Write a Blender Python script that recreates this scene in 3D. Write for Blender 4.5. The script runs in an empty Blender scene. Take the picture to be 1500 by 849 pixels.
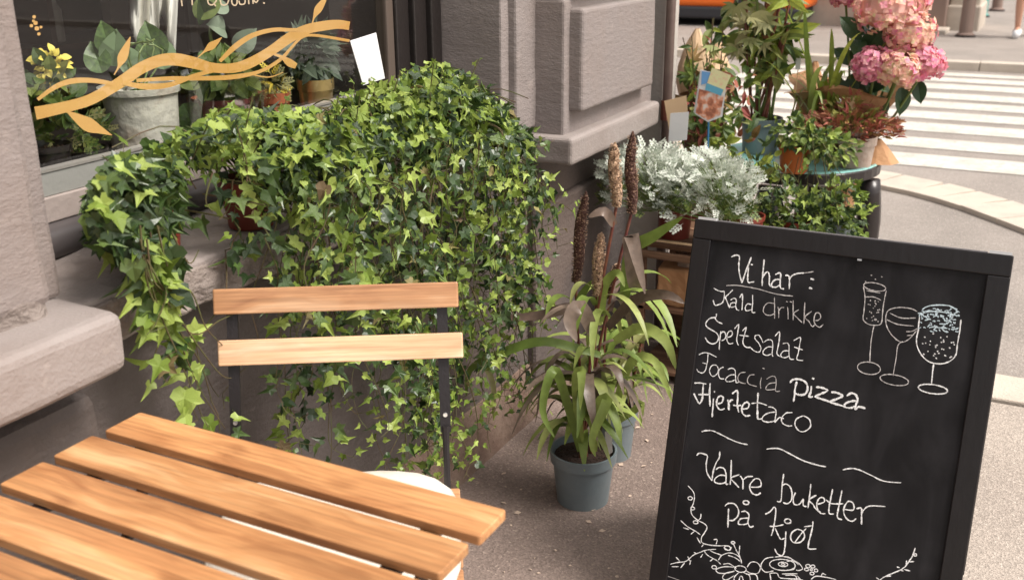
import bpy, bmesh, math, random
from mathutils import Vector, Matrix, noise, Euler
random.seed(7)
PI = math.pi
scene = bpy.context.scene
C = scene.collection
# ------------------------------------------------------------------ camera
FPX, CX, CY = 1518.1, 750.0, 424.5
EYE = Vector((0, 0, 1.31))
pi_, ro_, ya_ = math.radians(19.283), math.radians(-0.4913), math.radians(27.288)
FW = Vector((-math.sin(ya_)*math.cos(pi_), math.cos(ya_)*math.cos(pi_), -math.sin(pi_)))
_r = Vector((math.cos(ya_), math.sin(ya_), 0)); _u = _r.cross(FW)
RT = _r*math.cos(ro_) + _u*math.sin(ro_)
UP = -_r*math.sin(ro_) + _u*math.cos(ro_)
cam = bpy.data.cameras.new('camera'); camo = bpy.data.objects.new('camera', cam); C.objects.link(camo)
M = Matrix((RT, UP, -FW)).transposed().to_4x4(); M.translation = EYE
camo.matrix_world = M
cam.sensor_width = 36; cam.lens = FPX/1500*36; cam.clip_start = .05; cam.clip_end = 500
cam.dof.use_dof = True; cam.dof.focus_distance = 2.05; cam.dof.aperture_fstop = 6.3
scene.camera = camo
# ------------------------------------------------------------------ world, sun, exposure
SUN_EL, SUN_AZ = math.radians(55), math.radians(90)      # azimuth from +Y towards +X
w = bpy.data.worlds.new('World'); scene.world = w; w.use_nodes = True
nt = w.node_tree; bg = nt.nodes['Background']
sky = nt.nodes.new('ShaderNodeTexSky'); sky.sky_type = 'NISHITA'; sky.sun_disc = False
sky.sun_elevation = SUN_EL; sky.sun_rotation = SUN_AZ; sky.dust_density = 4; sky.air_density = 1.2
hs = nt.nodes.new('ShaderNodeHueSaturation'); hs.inputs['Saturation'].default_value = .22
mx = nt.nodes.new('ShaderNodeMix'); mx.data_type = 'RGBA'; mx.blend_type = 'MULTIPLY'; mx.inputs[0].default_value = 1
mx.inputs[7].default_value = (1, .955, .915, 1)
nt.links.new(sky.outputs[0], hs.inputs['Color']); nt.links.new(hs.outputs[0], mx.inputs[6])
nt.links.new(mx.outputs[2], bg.inputs['Color']); bg.inputs['Strength'].default_value = .15
sl = bpy.data.lights.new('sun', 'SUN'); sl.energy = 3.3; sl.angle = math.radians(24); sl.color = (1, .945, .88)
so = bpy.data.objects.new('sun', sl); C.objects.link(so)
sd = Vector((math.sin(SUN_AZ)*math.cos(SUN_EL), math.cos(SUN_AZ)*math.cos(SUN_EL), math.sin(SUN_EL)))
so.rotation_euler = sd.to_track_quat('Z', 'Y').to_euler(); so.location = (3, 3, 8)
scene.view_settings.view_transform = 'Standard'; scene.view_settings.look = 'None'
scene.view_settings.exposure = 0.35; scene.view_settings.gamma = 1
scene.render.engine = 'CYCLES'

# ------------------------------------------------------------------ helpers
def at(x, y, X=None, Y=None, Z=None):
    d = FW + RT*((x-CX)/FPX) - UP*((y-CY)/FPX)
    t = X/d.x if X is not None else (Y/d.y if Y is not None else (Z-EYE.z)/d.z)
    return EYE + d*t
def V(*a): return Vector(a)
OFF = {}
class MB:
    def __init__(s): s.v = []; s.f = []; s.m = []
    def add(s, vs, fs, mi=0):
        b = len(s.v); s.v += [tuple(p) for p in vs]; s.f += [tuple(b+i for i in f) for f in fs]; s.m += [mi]*len(fs)
    def box(s, x0, x1, y0, y1, z0, z1, mi=0, R=None, c=None):
        vs = [V(x, y, z) for z in (z0, z1) for y in (y0, y1) for x in (x0, x1)]
        if R is not None: vs = [c + R @ (p) for p in vs]
        s.add(vs, [(0,2,3,1),(4,5,7,6),(0,1,5,4),(1,3,7,5),(3,2,6,7),(2,0,4,6)], mi)
    def tube(s, pts, rs, n=6, mi=0, cap=True):
        pts = [Vector(p) for p in pts]
        if not isinstance(rs, (list, tuple)): rs = [rs]*len(pts)
        rings = []; prev = None
        for i, p in enumerate(pts):
            d = (pts[min(i+1, len(pts)-1)] - pts[max(i-1, 0)]).normalized()
            if prev is None:
                a = d.orthogonal().normalized()
            else:
                a = (prev - d*prev.dot(d)).normalized()
            prev = a; b = d.cross(a)
            rings.append([p + (a*math.cos(2*PI*k/n) + b*math.sin(2*PI*k/n))*rs[i] for k in range(n)])
        vs = [q for r in rings for q in r]; fs = []
        for i in range(len(pts)-1):
            for k in range(n):
                k2 = (k+1) % n
                fs.append((i*n+k, i*n+k2, (i+1)*n+k2, (i+1)*n+k))
        if cap:
            fs.append(tuple(range(n-1, -1, -1))); fs.append(tuple(range((len(pts)-1)*n, len(pts)*n)))
        s.add(vs, fs, mi)
    def lathe(s, c, prof, n=28, mi=0, wob=0, ax=None):
        vs = []; fs = []
        for i, (r, z) in enumerate(prof):
            for k in range(n):
                a = 2*PI*k/n
                rr = r*(1 + wob*noise.noise(V(math.cos(a)*2, math.sin(a)*2, z*9)))
                p = V(rr*math.cos(a), rr*math.sin(a), z)
                if ax is not None: p = ax @ p
                vs.append(Vector(c) + p)
        for i in range(len(prof)-1):
            for k in range(n):
                k2 = (k+1) % n; fs.append((i*n+k, i*n+k2, (i+1)*n+k2, (i+1)*n+k))
        s.add(vs, fs, mi)
    def ribbon(s, pts, ws, nrm, th=0.0, mi=0, fold=0.0):
        """strip along pts, width ws, about normal nrm; fold makes a V-section"""
        pts = [Vector(p) for p in pts]; vs = []
        for i, p in enumerate(pts):
            d = (pts[min(i+1, len(pts)-1)] - pts[max(i-1, 0)]).normalized()
            nn = nrm[i] if isinstance(nrm, list) else nrm
            sdv = d.cross(nn).normalized(); n2 = sdv.cross(d)
            wd = ws[i] if isinstance(ws, (list, tuple)) else ws
            vs += [p - sdv*wd/2 + n2*fold*wd, p, p + sdv*wd/2 + n2*fold*wd]
        fs = []
        for i in range(len(pts)-1):
            a = i*3; fs += [(a, a+1, a+4, a+3), (a+1, a+2, a+5, a+4)]
        s.add(vs, fs, mi)
    def mesh(s, name, mats, off=V(0,0,0), smooth=False):
        me = bpy.data.meshes.new(name)
        me.from_pydata([(p[0]-off.x, p[1]-off.y, p[2]-off.z) for p in s.v], [], s.f)
        for m in (mats if isinstance(mats, (list, tuple)) else [mats]): me.materials.append(m)
        if any(s.m): me.polygons.foreach_set('material_index', s.m)
        if smooth: me.polygons.foreach_set('use_smooth', [True]*len(me.polygons))
        me.update(); return me
def tag(o, label=None, cat=None, group=None, kind=None):
    if label: o['label'] = label
    if cat: o['category'] = cat
    if group: o['group'] = group
    if kind: o['kind'] = kind
    return o
def thing(name, loc, label, cat, group=None):
    o = bpy.data.objects.new(name, None); C.objects.link(o); o.location = loc
    o.empty_display_size = .05; OFF[o] = Vector(loc)
    return tag(o, label, cat, group)
def bevel(o, wd, seg=2):
    m = o.modifiers.new('bevel', 'BEVEL'); m.width = wd; m.segments = seg; m.limit_method = 'ANGLE'; m.angle_limit = math.radians(40)
    return o
def part(name, mb, mat, parent=None, smooth=False, label=None, kind=None, bev=0, auto=False):
    off = OFF.get(parent, V(0,0,0)) if parent else V(0,0,0)
    me = mb.mesh(name, mat, off, smooth) if isinstance(mb, MB) else mb
    o = bpy.data.objects.new(name, me); C.objects.link(o)
    if parent: o.parent = parent
    OFF[o] = off
    if bev: bevel(o, bev)
    tag(o, label, kind=kind)
    return o
def inst(name, me, mw, parent):
    o = bpy.data.objects.new(name, me); C.objects.link(o); o.parent = parent
    o.matrix_local = Matrix.Translation(-OFF[parent]) @ mw
    return o
def frame_mat(p, tip, nrm, s):
    """matrix: local +Y to tip, +Z to nrm"""
    y = Vector(tip).normalized(); x = y.cross(Vector(nrm)).normalized(); z = x.cross(y)
    m = Matrix((x*s, y*s, z*s)).transposed().to_4x4(); m.translation = p
    return m
def spline(P, k=5):
    P = [Vector(p) for p in P]
    if len(P) < 3:
        return [P[0].lerp(P[-1], i/k) for i in range(k+1)]
    out = []
    for i in range(len(P)-1):
        p0 = P[max(i-1, 0)]; p1 = P[i]; p2 = P[i+1]; p3 = P[min(i+2, len(P)-1)]
        for j in range(k):
            t = j/k
            out.append(.5*((2*p1) + (p2-p0)*t + (2*p0-5*p1+4*p2-p3)*t*t + (3*p1-p0-3*p2+p3)*t*t*t))
    out.append(P[-1]); return out
def rough_box(x0, x1, y0, y1, z0, z1, bev=.008, cell=.02, amp=.002, fr=14, seg=2, lump=0.0):
    """bevelled block with a finely uneven skin and edges"""
    bm = bmesh.new()
    bmesh.ops.create_cube(bm, size=1)
    for v in bm.verts: v.co = V(x0+(v.co.x+.5)*(x1-x0), y0+(v.co.y+.5)*(y1-y0), z0+(v.co.z+.5)*(z1-z0))
    if bev: bmesh.ops.bevel(bm, geom=bm.edges[:], offset=bev, segments=seg, affect='EDGES', profile=.5)
    for ax in range(3):
        lo = (x0, y0, z0)[ax]; hi = (x1, y1, z1)[ax]; n = min(60, int((hi-lo)/cell))
        for i in range(1, n):
            co = V(0,0,0); co[ax] = lo+(hi-lo)*i/n; no = V(0,0,0); no[ax] = 1
            bmesh.ops.bisect_plane(bm, geom=bm.verts[:]+bm.edges[:]+bm.faces[:], plane_co=co, plane_no=no)
    bm.normal_update()
    for v in bm.verts:
        d = noise.noise(v.co*fr)*amp + noise.noise(v.co*fr*.3+V(5,5,5))*lump
        v.co += v.normal*d
    m = MB(); m.v = [tuple(v.co) for v in bm.verts]; m.f = [tuple(v.index for v in f.verts) for f in bm.faces]; m.m = [0]*len(m.f)
    bm.free(); return m

# ------------------------------------------------------------------ materials
def mat(name, col, rough=.6, metal=0, spec=.5, bump=None, vary=None, trans=0, sub=0, coat=0, grime=None, emit=0):
    """bump=(scale,strength[,detail]); vary=(scale,amount,col2)"""
    m = bpy.data.materials.new(name); m.use_nodes = True; t = m.node_tree; N = t.nodes; L = t.links
    b = N['Principled BSDF']; b.inputs['Base Color'].default_value = (*col, 1); b.inputs['Roughness'].default_value = rough
    b.inputs['Metallic'].default_value = metal; b.inputs['Specular IOR Level'].default_value = spec
    if coat: b.inputs['Coat Weight'].default_value = coat
    tc = N.new('ShaderNodeTexCoord')
    last = None
    for vr in ([vary] if vary and not isinstance(vary, list) else (vary or [])):
        sc, lo, hi, c2 = vr
        nz = N.new('ShaderNodeTexNoise'); nz.inputs['Scale'].default_value = sc; nz.inputs['Detail'].default_value = 6; nz.inputs['Roughness'].default_value = .65
        L.new(tc.outputs['Object'], nz.inputs['Vector'])
        mr = N.new('ShaderNodeMapRange'); mr.inputs[1].default_value = lo; mr.inputs[2].default_value = hi
        L.new(nz.outputs[0], mr.inputs[0])
        mi = N.new('ShaderNodeMix'); mi.data_type = 'RGBA'; L.new(mr.outputs[0], mi.inputs[0])
        if last: L.new(last, mi.inputs[6])
        else: mi.inputs[6].default_value = (*col, 1)
        mi.inputs[7].default_value = (*c2, 1); last = mi.outputs[2]
    if last: L.new(last, b.inputs['Base Color'])
    if bump:
        bs = bump if isinstance(bump, list) else [bump]; prev = None
        for bb in bs:
            nz = N.new('ShaderNodeTexNoise'); nz.inputs['Scale'].default_value = bb[0]; nz.inputs['Detail'].default_value = 5
            mp = N.new('ShaderNodeMapping'); mp.inputs['Scale'].default_value = bb[2] if len(bb) > 2 else (1,1,1)
            L.new(tc.outputs['Object'], mp.inputs[0]); L.new(mp.outputs[0], nz.inputs['Vector'])
            bp = N.new('ShaderNodeBump'); bp.inputs['Strength'].default_value = bb[1]; bp.inputs['Distance'].default_value = .01
            L.new(nz.outputs[0], bp.inputs['Height'])
            if prev: L.new(prev, bp.inputs['Normal'])
            prev = bp.outputs[0]
        L.new(prev, b.inputs['Normal'])
    if emit:
        b.inputs['Emission Color'].default_value = (*col, 1); b.inputs['Emission Strength'].default_value = emit
    return m
def leafmat(name, cols, rough=.42, trans=.3, veins=True, bumpS=60):
    """colour picked per leaf; thin translucent"""
    m = bpy.data.materials.new(name); m.use_nodes = True; t = m.node_tree; N = t.nodes; L = t.links
    b = N['Principled BSDF']; out = N['Material Output']
    oi = N.new('ShaderNodeObjectInfo'); ge = N.new('ShaderNodeNewGeometry')
    ad = N.new('ShaderNodeMath'); ad.operation = 'ADD'; L.new(oi.outputs['Random'], ad.inputs[0]); L.new(ge.outputs['Random Per Island'], ad.inputs[1])
    fr = N.new('ShaderNodeMath'); fr.operation = 'FRACT'; L.new(ad.outputs[0], fr.inputs[0])
    cr = N.new('ShaderNodeValToRGB'); L.new(fr.outputs[0], cr.inputs[0])
    cr.color_ramp.interpolation = 'LINEAR'
    e = cr.color_ramp.elements
    while len(e) < len(cols): e.new(.5)
    for i, (p, c) in enumerate(cols): e[i].position = p; e[i].color = (*c, 1)
    tc = N.new('ShaderNodeTexCoord'); nz = N.new('ShaderNodeTexNoise'); nz.inputs['Scale'].default_value = bumpS; nz.inputs['Detail'].default_value = 3
    L.new(tc.outputs['Object'], nz.inputs['Vector'])
    mm = N.new('ShaderNodeMix'); mm.data_type = 'RGBA'; mm.blend_type = 'MULTIPLY'; mm.inputs[0].default_value = .55
    mr = N.new('ShaderNodeMapRange'); mr.inputs[1].default_value = .3; mr.inputs[2].default_value = .7; mr.inputs[3].default_value = .55; mr.inputs[4].default_value = 1.25
    L.new(nz.outputs[0], mr.inputs[0]); L.new(cr.outputs[0], mm.inputs[6]); L.new(mr.outputs[0], mm.inputs[7])
    L.new(mm.outputs[2], b.inputs['Base Color']); b.inputs['Roughness'].default_value = rough
    bp = N.new('ShaderNodeBump'); bp.inputs['Strength'].default_value = .35; bp.inputs['Distance'].default_value = .003
    L.new(nz.outputs[0], bp.inputs['Height']); L.new(bp.outputs[0], b.inputs['Normal'])
    tr = N.new('ShaderNodeBsdfTranslucent'); L.new(mm.outputs[2], tr.inputs[0])
    ms = N.new('ShaderNodeMixShader'); ms.inputs[0].default_value = trans
    L.new(b.outputs[0], ms.inputs[1]); L.new(tr.outputs[0], ms.inputs[2]); L.new(ms.outputs[0], out.inputs[0])
    return m
def woodmat(name, c1, c2, c3, rough=.45, axis=0, knots=True, coat=0.0):
    m = bpy.data.materials.new(name); m.use_nodes = True; t = m.node_tree; N = t.nodes; L = t.links
    b = N['Principled BSDF']; tc = N.new('ShaderNodeTexCoord'); oi = N.new('ShaderNodeObjectInfo')
    ml = N.new('ShaderNodeMath'); ml.operation = 'MULTIPLY'; ml.inputs[1].default_value = 31.7; L.new(oi.outputs['Random'], ml.inputs[0])
    cb = N.new('ShaderNodeCombineXYZ'); L.new(ml.outputs[0], cb.inputs[0]); L.new(ml.outputs[0], cb.inputs[1]); L.new(ml.outputs[0], cb.inputs[2])
    ad = N.new('ShaderNodeVectorMath'); ad.operation = 'ADD'; L.new(tc.outputs['Object'], ad.inputs[0]); L.new(cb.outputs[0], ad.inputs[1])
    # warp
    nw = N.new('ShaderNodeTexNoise'); nw.inputs['Scale'].default_value = 7; nw.inputs['Detail'].default_value = 2; L.new(ad.outputs[0], nw.inputs['Vector'])
    sw = N.new('ShaderNodeVectorMath'); sw.operation = 'SCALE'; sw.inputs['Scale'].default_value = .05; L.new(nw.outputs['Color'], sw.inputs[0])
    a2 = N.new('ShaderNodeVectorMath'); a2.operation = 'ADD'; L.new(ad.outputs[0], a2.inputs[0]); L.new(sw.outputs[0], a2.inputs[1])
    s = [26, 26, 26]; s[axis] = 1.7
    mp = N.new('ShaderNodeMapping'); mp.inputs['Scale'].default_value = s; L.new(a2.outputs[0], mp.inputs[0])
    n1 = N.new('ShaderNodeTexNoise'); n1.inputs['Scale'].default_value = 1.0; n1.inputs['Detail'].default_value = 4; n1.inputs['Roughness'].default_value = .6; L.new(mp.outputs[0], n1.inputs['Vector'])
    s2 = [240, 240, 240]; s2[axis] = 6
    mp2 = N.new('ShaderNodeMapping'); mp2.inputs['Scale'].default_value = s2; L.new(ad.outputs[0], mp2.inputs[0])
    n2 = N.new('ShaderNodeTexNoise'); n2.inputs['Scale'].default_value = 1.0; n2.inputs['Detail'].default_value = 3; L.new(mp2.outputs[0], n2.inputs['Vector'])
    cr = N.new('ShaderNodeValToRGB'); e = cr.color_ramp.elements; e[0].position = .30; e[0].color = (*c2, 1); e[1].position = .52; e[1].color = (*c1, 1)
    e3 = e.new(.66); e3.color = (*c3, 1); L.new(n1.outputs[0], cr.inputs[0])
    mr = N.new('ShaderNodeMapRange'); mr.inputs[1].default_value = .3; mr.inputs[2].default_value = .7; mr.inputs[3].default_value = .74; mr.inputs[4].default_value = 1.14; L.new(n2.outputs[0], mr.inputs[0])
    mm = N.new('ShaderNodeMix'); mm.data_type = 'RGBA'; mm.blend_type = 'MULTIPLY'; mm.inputs[0].default_value = 1; L.new(cr.outputs[0], mm.inputs[6]); L.new(mr.outputs[0], mm.inputs[7])
    last = mm.outputs[2]
    # per-plank tone
    mr2 = N.new('ShaderNodeMapRange'); mr2.inputs[3].default_value = .86; mr2.inputs[4].default_value = 1.12; L.new(oi.outputs['Random'], mr2.inputs[0])
    m2 = N.new('ShaderNodeMix'); m2.data_type = 'RGBA'; m2.blend_type = 'MULTIPLY'; m2.inputs[0].default_value = 1; L.new(last, m2.inputs[6]); L.new(mr2.outputs[0], m2.inputs[7]); last = m2.outputs[2]
    if knots:
        sk = [9, 9, 0]; sk[axis] = 4.5
        mk = N.new('ShaderNodeMapping'); mk.inputs['Scale'].default_value = sk; L.new(a2.outputs[0], mk.inputs[0])
        vo = N.new('ShaderNodeTexVoronoi'); vo.voronoi_dimensions = '2D'; vo.inputs['Scale'].default_value = .8; L.new(mk.outputs[0], vo.inputs['Vector'])
        mrk = N.new('ShaderNodeMapRange'); mrk.inputs[1].default_value = .03; mrk.inputs[2].default_value = .10; mrk.inputs[3].default_value = .42; mrk.inputs[4].default_value = 0; L.new(vo.outputs['Distance'], mrk.inputs[0])
        mk2 = N.new('ShaderNodeMix'); mk2.data_type = 'RGBA'; L.new(mrk.outputs[0], mk2.inputs[0]); L.new(last, mk2.inputs[6]); mk2.inputs[7].default_value = (c2[0]*.62, c2[1]*.5, c2[2]*.42, 1); last = mk2.outputs[2]
    L.new(last, b.inputs['Base Color']); b.inputs['Roughness'].default_value = rough
    if coat: b.inputs['Coat Weight'].default_value = coat; b.inputs['Coat Roughness'].default_value = .3
    bp = N.new('ShaderNodeBump'); bp.inputs['Strength'].default_value = .25; bp.inputs['Distance'].default_value = .002
    L.new(n2.outputs[0], bp.inputs['Height']); L.new(bp.outputs[0], b.inputs['Normal'])
    return m
WALL = (.240, .206, .195)
M_wall = mat('painted stucco', WALL, .72, bump=[(34, .26, (1,1,2.6)), (150, .22, (1,1,2)), (420, .12)], vary=[(3.5, .42, .72, (.24, .195, .175)), (22, .6, .8, (.33, .28, .255))])
M_stone = mat('painted stone', (.280, .242, .226), .68, bump=[(30, .25, (1,1,1.6)), (210, .2)], vary=[(5, .45, .75, (.235, .19, .17)), (30, .62, .8, (.37, .32, .29))])
M_low = mat('dark lower wall stucco', (.105, .086, .080), .75, bump=[(34, .3, (1,1,2.6)), (150, .25)], vary=[(4, .42, .7, (.08, .064, .058)), (30, .62, .78, (.15, .125, .115)), (1.6, .5, .62, (.125, .095, .082))])  # darker tone for the wall and pier bases below the mouldings
M_rough = mat('rough hewn stone', (.27, .225, .20), .8, bump=[(42, .9, (1,.6,1)), (150, .5)], vary=[(16, .42, .68, (.17, .135, .12))])
M_plinth = mat('dirty brown plinth', (.16, .10, .075), .85, bump=[(60, .5), (300, .3)], vary=[(8, .4, .65, (.24, .17, .13)), (60, .55, .75, (.10, .065, .05))])
M_frame_grey = mat('grey window frame paint', (.27, .27, .25), .4, bump=(80, .1))
M_frame_dark = mat('dark window frame', (.02, .016, .015), .35, bump=(60, .15))
M_frame_lt = mat('light metal bead', (.55, .52, .48), .3, .6)
def groundmat(name, base, dark, light, grain=1.0, rough=.85):
    m = bpy.data.materials.new(name); m.use_nodes = True; t = m.node_tree; N = t.nodes; L = t.links
    b = N['Principled BSDF']; b.inputs['Roughness'].default_value = rough; tc = N.new('ShaderNodeTexCoord')
    n1 = N.new('ShaderNodeTexNoise'); n1.inputs['Scale'].default_value = 2.2; n1.inputs['Detail'].default_value = 8; L.new(tc.outputs['Object'], n1.inputs['Vector'])
    v1 = N.new('ShaderNodeTexVoronoi'); v1.inputs['Scale'].default_value = 230; L.new(tc.outputs['Object'], v1.inputs['Vector'])
    n2 = N.new('ShaderNodeTexNoise'); n2.inputs['Scale'].default_value = 90; n2.inputs['Detail'].default_value = 4; L.new(tc.outputs['Object'], n2.inputs['Vector'])
    cr = N.new('ShaderNodeValToRGB'); e = cr.color_ramp.elements; e[0].position = .35; e[0].color = (*dark, 1); e[1].position = .68; e[1].color = (*base, 1); L.new(n1.outputs[0], cr.inputs[0])
    sp = N.new('ShaderNodeSeparateColor'); L.new(v1.outputs['Color'], sp.inputs[0])
    mr = N.new('ShaderNodeMapRange'); mr.inputs[3].default_value = 1-.42*grain; mr.inputs[4].default_value = 1+.42*grain; L.new(sp.outputs[0], mr.inputs[0])
    mm = N.new('ShaderNodeMix'); mm.data_type = 'RGBA'; mm.blend_type = 'MULTIPLY'; mm.inputs[0].default_value = 1; L.new(cr.outputs[0], mm.inputs[6]); L.new(mr.outputs[0], mm.inputs[7])
    mr3 = N.new('ShaderNodeMapRange'); mr3.inputs[1].default_value = .93; mr3.inputs[2].default_value = .97; L.new(sp.outputs[1], mr3.inputs[0])
    m3 = N.new('ShaderNodeMix'); m3.data_type = 'RGBA'; L.new(mr3.outputs[0], m3.inputs[0]); L.new(mm.outputs[2], m3.inputs[6]); m3.inputs[7].default_value = (*light, 1)
    L.new(m3.outputs[2], b.inputs['Base Color'])
    bp = N.new('ShaderNodeBump'); bp.inputs['Strength'].default_value = .5; bp.inputs['Distance'].default_value = .004; L.new(n2.outputs[0], bp.inputs['Height'])
    bp2 = N.new('ShaderNodeBump'); bp2.inputs['Strength'].default_value = .5; bp2.inputs['Distance'].default_value = .003; L.new(v1.outputs['Distance'], bp2.inputs['Height']); L.new(bp.outputs[0], bp2.inputs['Normal'])
    L.new(bp2.outputs[0], b.inputs['Normal'])
    return m
M_asph_shade = groundmat('shaded brown asphalt', (.245, .187, .160), (.18, .134, .114), (.32, .25, .21), .5)  # brown asphalt, its colour darkened to carry the shade near the house
M_pave = groundmat('pale grit pavement', (.40, .345, .295), (.33, .28, .24), (.50, .44, .38), .5)
M_road = groundmat('road asphalt', (.315, .275, .245), (.25, .22, .195), (.44, .39, .35), .5)
M_kerb = mat('granite kerb', (.56, .49, .41), .7, bump=(120, .3), vary=(8, .45, .75, (.47, .40, .34)))
M_line = mat('worn white road paint', (.64, .605, .54), .6, vary=[(5, .46, .70, (.49, .45, .39)), (30, .54, .66, (.38, .34, .30))], bump=(150, .3))
M_acacia = woodmat('oiled acacia', (.51, .25, .102), (.29, .12, .045), (.62, .37, .18), .5, 0, True, .06)
M_acacia2 = woodmat('chair slat acacia', (.56, .29, .14), (.36, .16, .075), (.66, .40, .23), .42, 0, False, .1)
M_acacia3 = woodmat('pale chair slat', (.68, .43, .26), (.56, .32, .17), (.76, .54, .37), .42, 0, False, .1)
M_blackmetal = mat('black powder coated steel', (.014, .011, .012), .38, .0, bump=(200, .1))
M_cushion = mat('off white canvas', (.80, .74, .64), .85, bump=(400, .4), vary=(10, .5, .8, (.70, .62, .52)))
M_boardframe = mat('black painted wood frame', (.0075, .0062, .007), .38, bump=(70, .08, (1, 1, .08)), vary=(20, .5, .8, (.011, .009, .010)))
M_chalk = mat('chalk', (.90, .90, .90), .9, bump=(300, .3), vary=(420, .52, .66, (.34, .33, .34)))
M_chalk_dim = mat('thin chalk', (.58, .55, .54), .9, bump=(300, .3), vary=(240, .48, .66, (.28, .26, .26)))
M_chalk_blue = mat('pale blue chalk', (.62, .74, .80), .9, vary=(200, .45, .65, (.30, .38, .42)))
M_alu = mat('aluminium', (.72, .73, .74), .28, .9)
M_hinge = mat('zinc hinge', (.62, .63, .64), .35, .3)
M_terra = mat('terracotta', (.42, .115, .05), .65, bump=(90, .2), vary=(9, .45, .75, (.33, .085, .04)))
M_redpot = mat('red brown plastic pot', (.20, .035, .022), .4, bump=(60, .1), vary=(12, .45, .8, (.13, .025, .016)))
M_greypot = mat('blue grey plastic pot', (.155, .19, .205), .42, bump=(50, .08), vary=(14, .5, .8, (.19, .22, .23)))
M_palepot = mat('whitewashed clay pot', (.50, .42, .36), .8, bump=(60, .4), vary=[(12, .42, .7, (.34, .24, .19)), (50, .6, .8, (.62, .56, .5))])
M_bigpot = mat('weathered pale pot', (.62, .60, .53), .75, bump=(40, .5), vary=[(5, .52, .72, (.40, .24, .14)), (14, .5, .75, (.72, .69, .62))])
M_soil = mat('potting soil', (.035, .018, .012), .95, bump=[(80, 1.0), (200, .8)], vary=(40, .5, .7, (.08, .04, .028)))
M_stem = mat('woody vine stem', (.085, .05, .025), .7, vary=(30, .4, .6, (.08, .09, .025)))
M_stem_green = mat('green stem', (.14, .20, .05), .5)
M_cane = mat('maroon cane', (.13, .03, .03), .4, vary=(30, .4, .7, (.24, .10, .05)))
M_kraft = mat('kraft paper', (.46, .25, .12), .75, bump=[(9, .7), (40, .5)], vary=(4, .4, .7, (.36, .185, .085)))
M_kraft_lt = mat('pale wrapping paper', (.66, .46, .28), .75, bump=[(9, .6), (40, .4)])
M_white = mat('white card', (.74, .74, .75), .6, bump=(100, .05))
M_tan = mat('tan card', (.72, .52, .32), .7)
M_stick = mat('bamboo skewer', (.62, .46, .26), .6)
M_blue = mat('blue plastic', (.02, .13, .26), .4)
M_crate = woodmat('dark stained crate wood', (.15, .075, .04), (.07, .032, .02), (.26, .15, .09), .7, 0, False)
M_blackpaint = mat('glossy black paint', (.02, .015, .015), .3, bump=(40, .15))
M_teal = mat('pale teal glazed tray', (.30, .62, .58), .25, coat=.4)
M_orange = mat('orange paint', (.85, .16, .015), .4)
M_rubber = mat('dark rubber', (.03, .03, .035), .7)
IVY_D = [(0, (.018, .038, .012)), (.35, (.034, .066, .017)), (.65, (.065, .112, .027)), (.85, (.12, .18, .045)), (1, (.028, .055, .018))]
IVY_L = [(0, (.13, .20, .030)), (.4, (.24, .34, .055)), (.8, (.42, .52, .12)), (1, (.18, .26, .045))]
M_ivyD = leafmat('dark ivy leaf', IVY_D, .33, .12)
M_ivyL = leafmat('young ivy leaf', IVY_L, .40, .28)
M_silver = leafmat('silver felt leaf', [(0, (.46, .52, .43)), (.5, (.68, .72, .63)), (1, (.84, .86, .79))], .85, .25)
M_strap = leafmat('millet leaf green', [(0, (.15, .22, .045)), (.4, (.27, .36, .08)), (.75, (.42, .48, .15)), (1, (.24, .24, .09))], .45, .25, bumpS=35)
M_strap_p = leafmat('millet leaf purple', [(0, (.12, .085, .065)), (.5, (.24, .18, .14)), (1, (.15, .10, .08))], .34, .15)
M_foli = leafmat('mixed broad leaf', [(0, (.04, .08, .02)), (.4, (.10, .16, .035)), (.8, (.20, .25, .06)), (1, (.30, .30, .10))], .4, .25)
M_palm = leafmat('pale divided leaf', [(0, (.30, .30, .12)), (.5, (.42, .38, .19)), (1, (.20, .22, .07))], .5, .3)
M_lime = leafmat('lime grass leaf', [(0, (.24, .32, .04)), (.5, (.40, .46, .08)), (1, (.18, .26, .05))], .4, .35)
M_hydleaf = leafmat('hydrangea leaf', [(0, (.03, .07, .03)), (.6, (.055, .11, .045)), (1, (.09, .15, .07))], .35, .15)
M_heather = leafmat('red heather sprig', [(0, (.24, .045, .035)), (.5, (.42, .13, .09)), (.8, (.30, .20, .05)), (1, (.15, .04, .04))], .6, .2)
M_pink = leafmat('pink petal', [(0, (.84, .24, .42)), (.5, (.87, .40, .52)), (1, (.84, .46, .44))], .6, .3, bumpS=30)
M_peach = leafmat('peach petal', [(0, (.86, .46, .38)), (.4, (.88, .64, .46)), (.7, (.84, .40, .42)), (1, (.76, .70, .38))], .6, .3, bumpS=30)
M_rose = leafmat('rose petal', [(0, (.84, .30, .38)), (.5, (.86, .44, .44)), (1, (.80, .24, .42))], .6, .3, bumpS=30)

# ================================================================== THE GROUND
def sheet(name, x0, x1, y0, y1, z, m, kind='structure', nx=1, ny=1):
    b = MB(); vs = []; fs = []
    for j in range(ny+1):
        for i in range(nx+1): vs.append((x0+(x1-x0)*i/nx, y0+(y1-y0)*j/ny, z))
    for j in range(ny):
        for i in range(nx):
            a = j*(nx+1)+i; fs.append((a, a+1, a+nx+2, a+nx+1))
    b.add(vs, fs); o = part(name, b, m); tag(o, kind=kind); return o
sheet('road', -120, 120, -40, 200, -.012, M_road)
sheet('pavement', -1.6, 12, -8, 3.06, 0.0, M_pave)
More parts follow.
